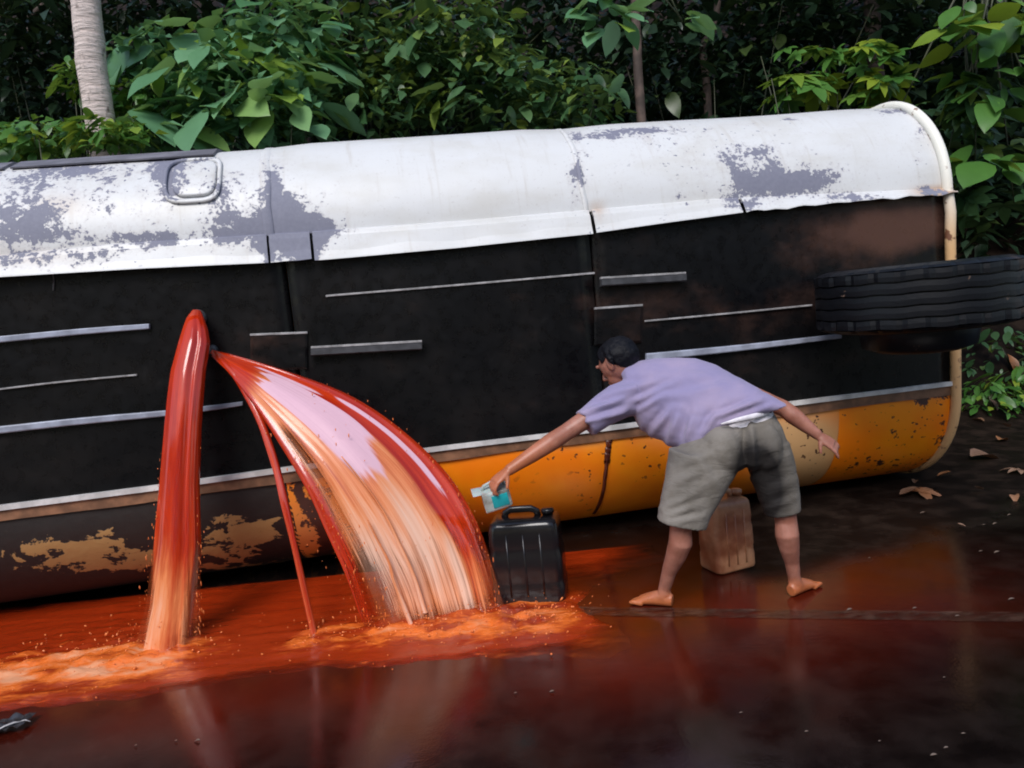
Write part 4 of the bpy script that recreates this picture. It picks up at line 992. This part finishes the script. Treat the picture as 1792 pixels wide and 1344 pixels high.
def plant(name, cat, label, root_p, spots, kind, mk, size, n, seed, group=None, droop=.5, up=.8, maxn=290, stems=True):
    """spots: (px, py, Y, rx, rz, ry) clumps of leaves; every leaf is an object"""
    rr = random.Random(seed); root = tag(empty(name, root_p), label, cat, group); inv = Vector(root_p)
    wts = [s[3]*s[4] for s in spots]; mb = MB()
    tips = []
    for s in spots:
        c = at(s[0], s[1], s[2]); k = 2; 
        for q in range(k):
            tip = c+Vector((rr.gauss(0, .5)*s[3], rr.gauss(0, .5)*s[5], rr.gauss(0, .4)*s[4])); tips.append((tip, s))
            b = Vector(root_p)+Vector((rr.uniform(-.1, .1), rr.uniform(-.1, .1), 0)); mid = lerp(b, tip, .5)+Vector((rr.uniform(-.12, .12), 0, .1)); 
            mb.tube([b-inv, mid-inv, lerp(mid, tip, .6)-inv+Vector((0, 0, .04)), tip-inv], [.014, .010, .007, .004], 6)
    if stems: link('stem', mb.mesh('stem'), MAT['twig'], root)
    for i in range(min(n, maxn)):
        s = rr.choices(spots, wts)[0]; c = at(s[0], s[1], s[2])
        while True:
            q = Vector((rr.uniform(-1, 1), rr.uniform(-1, 1), rr.uniform(-1, 1)))
            if q.length < 1 and (q.length > .45 or rr.random() < .35): break
        p = c+Vector((q.x*s[3], q.y*s[5], q.z*s[4]))
        out = Vector((q.x, q.y-.35, 0)); yaw = math.atan2(out.y, out.x)+rr.gauss(0, .6)
        o = bpy.data.objects.new('leaf', rr.choice(LM[mk, kind])); COL.objects.link(o); o.parent = root
        sc = size*rr.choice((.5, .65, .8, .9, 1., 1.15, 1.45))*rr.uniform(.9, 1.1); o.scale = (sc, sc, sc); o.location = p-inv
        o.rotation_euler = (rr.gauss(-droop*.75, .3), rr.gauss(0, .3), yaw-math.pi/2)
    if n > 200:
        cs = [(np.array(at(s[0], s[1], s[2])), np.array((s[3], s[5], s[4]))) for s in spots]; pw = np.array(wts)/sum(wts)
        def fn():
            c, rr_ = cs[RNG.choice(len(cs), p=pw)]; g = RNG.normal(size=3); g /= np.linalg.norm(g); return c+g*RNG.random()**.4*rr_*1.1+np.array((0, .12, 0))
        fo = leaf_cloud('foliage', 1100, fn, size*.55, MAT[mk], root, root_p); fo['kind'] = 'stuff'
    return root
def ground_under(px, py, Y):
    p = at(px, py, Y); return (p.x, p.y, hill(p.x, p.y))
plant('broad_leaf_shrub', 'shrub', 'big leaved light green shrub rising behind the left part of the tank', ground_under(400, 240, 7.2), [(420, 150, 6.9, .62, .5, .5), (290, 110, 7.2, .5, .4, .4), (480, 60, 7.4, .6, .45, .5), (330, 215, 6.8, .7, .22, .4), (500, 190, 6.9, .35, .3, .4)], 'broad', 'leaf_big', .34, 230, 1)
plant('shrub', 'shrub', 'low leafy bush at the left edge around the pale tree trunk', ground_under(90, 250, 7.), [(60, 240, 6.5, .55, .16, .3), (185, 232, 6.25, .34, .13, .15), (230, 190, 6.9, .3, .25, .3), (130, 130, 6.8, .14, .2, .2)], 'oval', 'leaf_bright', .17, 250, 2)
plant('shrub', 'shrub', 'dense green bush behind the middle of the tank below the hanging pair of leaves', ground_under(850, 200, 7.6), [(880, 150, 7.6, .7, .45, .5), (1010, 170, 7.5, .5, .35, .4), (800, 60, 7.8, .6, .5, .5)], 'oval', 'leaf_mid', .24, 280, 3)
plant('shrub', 'shrub', 'dark bush between the big leaved shrub and the middle bush', ground_under(640, 200, 7.9), [(640, 185, 7.6, .55, .3, .5), (600, 70, 8.2, .6, .6, .5), (720, 130, 7.9, .5, .5, .5)], 'oval', 'leaf_mid', .23, 260, 4)
plant('lobed_leaf_plant', 'plant', 'bright green plant with lobed leaves behind the right part of the tank', ground_under(1460, 150, 7.6), [(1400, 155, 7.4, .35, .15, .3), (1500, 125, 7.5, .5, .22, .4), (1530, 165, 7.4, .3, .2, .3), (1440, 90, 7.7, .5, .14, .3)], 'palm', 'leaf_bright', .26, 62, 5)
plant('climbing_vine', 'vine', 'hanging vine with broad pointed leaves at the upper right corner', tuple(at(1740, -90, 6.8)), [(1740, 40, 6.4, .42, .26, .3), (1690, 90, 6.4, .2, .3, .25), (1750, 150, 6.5, .3, .45, .3), (1730, 280, 6.5, .28, .16, .3)], 'broad', 'leaf_bright', .26, 95, 6)
plant('climbing_vine', 'vine', 'dark vine with lobed leaves hanging right of the tank end', tuple(at(1720, -90, 6.8)), [(1710, 190, 6.8, .3, .4, .3), (1640, 260, 7.2, .5, .5, .3), (1770, 330, 7., .4, .5, .3)], 'palm', 'leaf_mid', .26, 60, 7)
plant('hanging_branch', 'branch', 'overhanging branch with two large pale leaves above the middle of the tank', (at(1075, -60, 6.6).x, 6.6, at(1075, -60, 6.6).z), [(1060, 20, 6.6, .22, .22, .15), (1190, 30, 6.7, .16, .1, .15)], 'broad', 'leaf_big', .27, 26, 8)
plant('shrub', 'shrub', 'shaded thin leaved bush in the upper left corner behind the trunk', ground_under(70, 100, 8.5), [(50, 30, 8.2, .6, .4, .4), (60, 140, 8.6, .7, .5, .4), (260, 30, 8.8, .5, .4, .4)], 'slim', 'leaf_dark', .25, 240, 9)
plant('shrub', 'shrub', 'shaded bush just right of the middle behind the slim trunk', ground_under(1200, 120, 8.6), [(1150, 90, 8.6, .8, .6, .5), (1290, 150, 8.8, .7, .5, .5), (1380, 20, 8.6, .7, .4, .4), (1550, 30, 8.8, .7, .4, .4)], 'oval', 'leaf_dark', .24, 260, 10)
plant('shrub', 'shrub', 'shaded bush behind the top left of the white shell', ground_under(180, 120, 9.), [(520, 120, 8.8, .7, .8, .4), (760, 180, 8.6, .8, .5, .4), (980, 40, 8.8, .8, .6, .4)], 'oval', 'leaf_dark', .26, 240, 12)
def weed(px, py, label, n, size, seed, kind='oval', mk='leaf_bright', sp=.16):
    g = HG(px, py); plant('weed', 'weed', label, (g.x, g.y, hill(g.x, g.y)), [(px, py-18, g.y, sp, sp*.7, sp)], kind, mk, size, n, seed, 'weeds beside the right end of the tank')
weed(1735, 715, 'leafy green weed growing just right of the cream end pipe', 120, .11, 21, sp=.3)
weed(1790, 690, 'spiky green weed at the right edge under the tyre', 110, .20, 22, 'slim', sp=.34)
weed(1765, 640, 'taller green weed behind the others under the tyre', 150, .14, 23, 'oval', 'leaf_mid', .5)
def trunk_tree(label, name, pts, r0, r1, bark, seed, crown_c, crown_r, n, group=None, cat='tree'):
    b = pts[0]; root = tag(empty(name, b), label, cat, group); mb = MB(); P_ = []; R_ = []
    for i in range(40):
        t = i/39.; p = path([tuple(q) for q in pts], t); j = .012*nz(t*14, seed); P_.append(Vector(p)-b+Vector((j, 0, 0))); R_.append(lerp(r0, r1, t)*(1+.07*nz(t*22, seed, 2)))
    mb.tube(P_, R_, 16); rr = random.Random(seed); top = P_[-1]
    for q in range(5):
        a = rr.uniform(0, 6.28); e = top+Vector((math.cos(a)*crown_r*.6, math.sin(a)*crown_r*.6, rr.uniform(.3, 1.))); mb.tube([top-Vector((0, 0, .3)), lerp(top, e, .5)+Vector((0, 0, .15)), e], [r1*.7, r1*.45, r1*.2], 8)
    link('trunk', mb.mesh('trunk'), bark, root)
    if n: 
        o = leaf_cloud('crown', n, lambda: crown_point(crown_c, crown_r), .20, MAT['leaf_dark'], root, b); o['kind'] = 'stuff'
    return root
def crown_point(c, r):
    g = RNG.normal(size=3); g /= np.linalg.norm(g); k = RNG.random()**.45
    return np.array(c)+g*k*np.array((r, r, r*.55))
b = at(182, 260, 6.5)
trunk_tree('pale mottled tree trunk rising behind the left end of the tank', 'tree', [Vector((b.x+.03, 6.5, hill(b.x, 6.5)-.1)), at(176, 215, 6.5), at(150, 0, 6.5), at(120, -350, 6.6), at(90, -800, 6.9)], .125, .10, MAT['bark'], 31, (at(90, -800, 6.9).x, 7.8, 7.6), 2.6, 2600)
b = at(1122, 215, 8.2)
trunk_tree('slim brown tree trunk standing behind the tank right of the middle', 'tree', [Vector((b.x, 8.2, hill(b.x, 8.2)-.1)), at(1122, 200, 8.2), at(1114, 60, 8.2), at(1105, -200, 8.3), at(1100, -600, 8.5)], .055, .04, MAT['bark_dark'], 32, (at(1100, -600, 8.5).x, 8.8, 7.2), 2.6, 2600)
b = at(1235, 215, 8.8)
trunk_tree('thin crooked dark trunk behind the tank further right', 'tree', [Vector((b.x, 8.8, hill(b.x, 8.8)-.1)), at(1238, 170, 8.8), at(1230, 85, 8.8), at(1255, 20, 8.8), at(1270, -250, 8.9), at(1275, -600, 9.)], .05, .03, MAT['bark_dark'], 33, (at(1275, -600, 9.).x+1, 9.4, 7.), 2.6, 2600)
for k, (x, y, lab) in enumerate(((-6.2, 9.6, 'dark tree standing deep in the woods beyond the left end of the tank'), (4.8, 9.2, 'dark tree standing in the woods beyond the right end of the tank'), (-2.4, 10.4, 'dark tree in the woods behind the big leaved shrub'))):
    h0 = hill(x, y); trunk_tree(lab, 'tree', [Vector((x, y, h0-.1)), Vector((x+.1, y, h0+1.5)), Vector((x-.1, y, h0+3)), Vector((x, y, h0+5))], .13, .08, MAT['bark_dark'], 40+k, (x, y, h0+4.6), 2.9, 3000)
# the wood that reads as one mass behind the plants, and the one across the road
def wood_pt():
    x = RNG.uniform(-10, 10); y = RNG.uniform(9.2, 13.5); h = hill(x, y); return np.array((x, y, h+RNG.uniform(-.1, 1)*RNG.uniform(.2, 1)*4.5))
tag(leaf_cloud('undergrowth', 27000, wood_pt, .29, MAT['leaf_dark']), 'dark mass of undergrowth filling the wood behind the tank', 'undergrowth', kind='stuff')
def wood_pt2():
    x = RNG.uniform(-16, 16); y = -7.5-RNG.uniform(0, 3)-.2*abs(x)*0; k = RNG.random(); return np.array((x, y, k*6.5+hill(x, y)))
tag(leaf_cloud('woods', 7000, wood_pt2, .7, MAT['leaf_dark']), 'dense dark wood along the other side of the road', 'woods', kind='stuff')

# ------------------------------------------------------------------ litter
FL = []
for w, l, c, f in ((.34, 0, .55, .5), (.26, 0, .2, .7), (.18, 5, .35, .4), (.30, 0, -.25, .6)):
    m2 = leaf_mesh('fallen_leaf', w, l, c, f); m2.materials.append(MAT['leaf_fallen']); FL.append(m2)
def fallen(px, py, size, k, rz, label, group=None, rx=.1):
    p = HG(px, py); o = link('fallen_leaf', FL[k]); o.location = (p.x, p.y, hill(p.x, p.y)+.012+(.25*size if k != 1 else .02)*.3); o.scale = (size,)*3; o.rotation_euler = (rx, .1, rz)
    tag(o, label, 'leaf', group)
fallen(1700, 806, .26, 0, -1.5, 'large curled tan leaf lying beside the foot of the end pipe', None, .15)
fallen(1610, 868, .20, 2, -1.2, 'reddish brown lobed leaf on the mud in front of the orange shell')
fallen(1575, 872, .13, 3, -1.6, 'thin pale curled leaf just left of the reddish lobed leaf')
fallen(1745, 722, .14, 1, .4, 'upright tan dead leaf among the weeds', None, 1.1)
fallen(1775, 655, .22, 1, .2, 'tall dried tan leaf standing among the weeds under the tyre', None, 1.3)
fallen(1690, 926, .05, 3, .8, 'tiny yellow leaf on the wet road below the tank end')
for x_, y_, s_, k_, a_ in ((1722, 742, .13, 1, .3), (1768, 752, .12, 3, 2.), (1748, 775, .14, 0, -1.), (1640, 838, .10, 3, -2.2), (1784, 828, .13, 2, .9), (1600, 850, .09, 1, -.6), (1720, 862, .08, 3, 1.9), (1775, 872, .09, 0, 2.6)):
    fallen(x_, y_, s_, k_, a_, 'small brown dead leaf on the dark mud below the weeds', 'dead leaves on the mud at the right', .2)
SCR = leaf_mesh('leaf_scrap', .3, 0, .3, .3); SCR.materials.append(MAT['scrap'])
for i, (x, y, s) in enumerate(((1620, 898, .05), (1725, 920, .03), (1745, 917, .04), (1770, 902, .035), (1720, 966, .03), (1750, 967, .045), (1776, 1050, .04), (1492, 1068, .04), (1605, 1066, .03), (1680, 1080, .03), (1655, 1188, .015), (1690, 1287, .02), (1660, 1311, .022), (1640, 1324, .03), (1300, 1250, .02), (1415, 1283, .02), (1542, 1300, .014), (350, 1298, .035), (310, 1299, .02), (240, 1307, .02), (905, 1215, .02), (970, 1212, .03), (1462, 920, .012), (1524, 978, .02))):
    p = G(x, y); o = link('leaf_scrap', SCR); o.location = (p.x, p.y, .008); s *= .75; o.scale = (s, s, s); o.rotation_euler = (.05, .1, 1.4+.5*nz(i*1.7)); tag(o, 'small pale scrap of leaf lying on the dark wet road', 'leaf scrap', 'pale scraps on the wet road')
def build_rag():
    p = G(15, 1278); root = tag(empty('plastic_scrap', (p.x, p.y, 0)), 'crumpled dark plastic scrap with pale torn strips at the lower left edge', 'plastic scrap')
    V = []; n = 16
    for i in range(n):
        for j in range(n):
            x, y = (i/(n-1)-.5)*.20-.02, (j/(n-1)-.5)*.12; V.append((x, y+.3*x, .014+.045*abs(nz(x*22, y*26))*(1-abs(x)*6)+.01))
    link('dark_film', mesh_of('dark_film', V, [tuple(reversed(f)) for f in grid_faces(n, n)]), MAT['plastic_dark'], root)
    for x0, y0, x1, y1, w in ((-.02, -.05, .075, .015, .008), (-.06, -.02, .0, -.012, .005), (.05, .0, .10, .004, .004)):
        mb = MB(); mb.tube([Vector((lerp(x0, x1, t), lerp(y0, y1, t), .028+.012*math.sin(t*3.1))) for t in (0, .3, .6, 1)], [(w*.4, .002), (w, .002), (w, .002), (w*.3, .002)], 8); link('torn_strip', mb.mesh('torn_strip'), MAT['plastic_pale'], root)
build_rag()
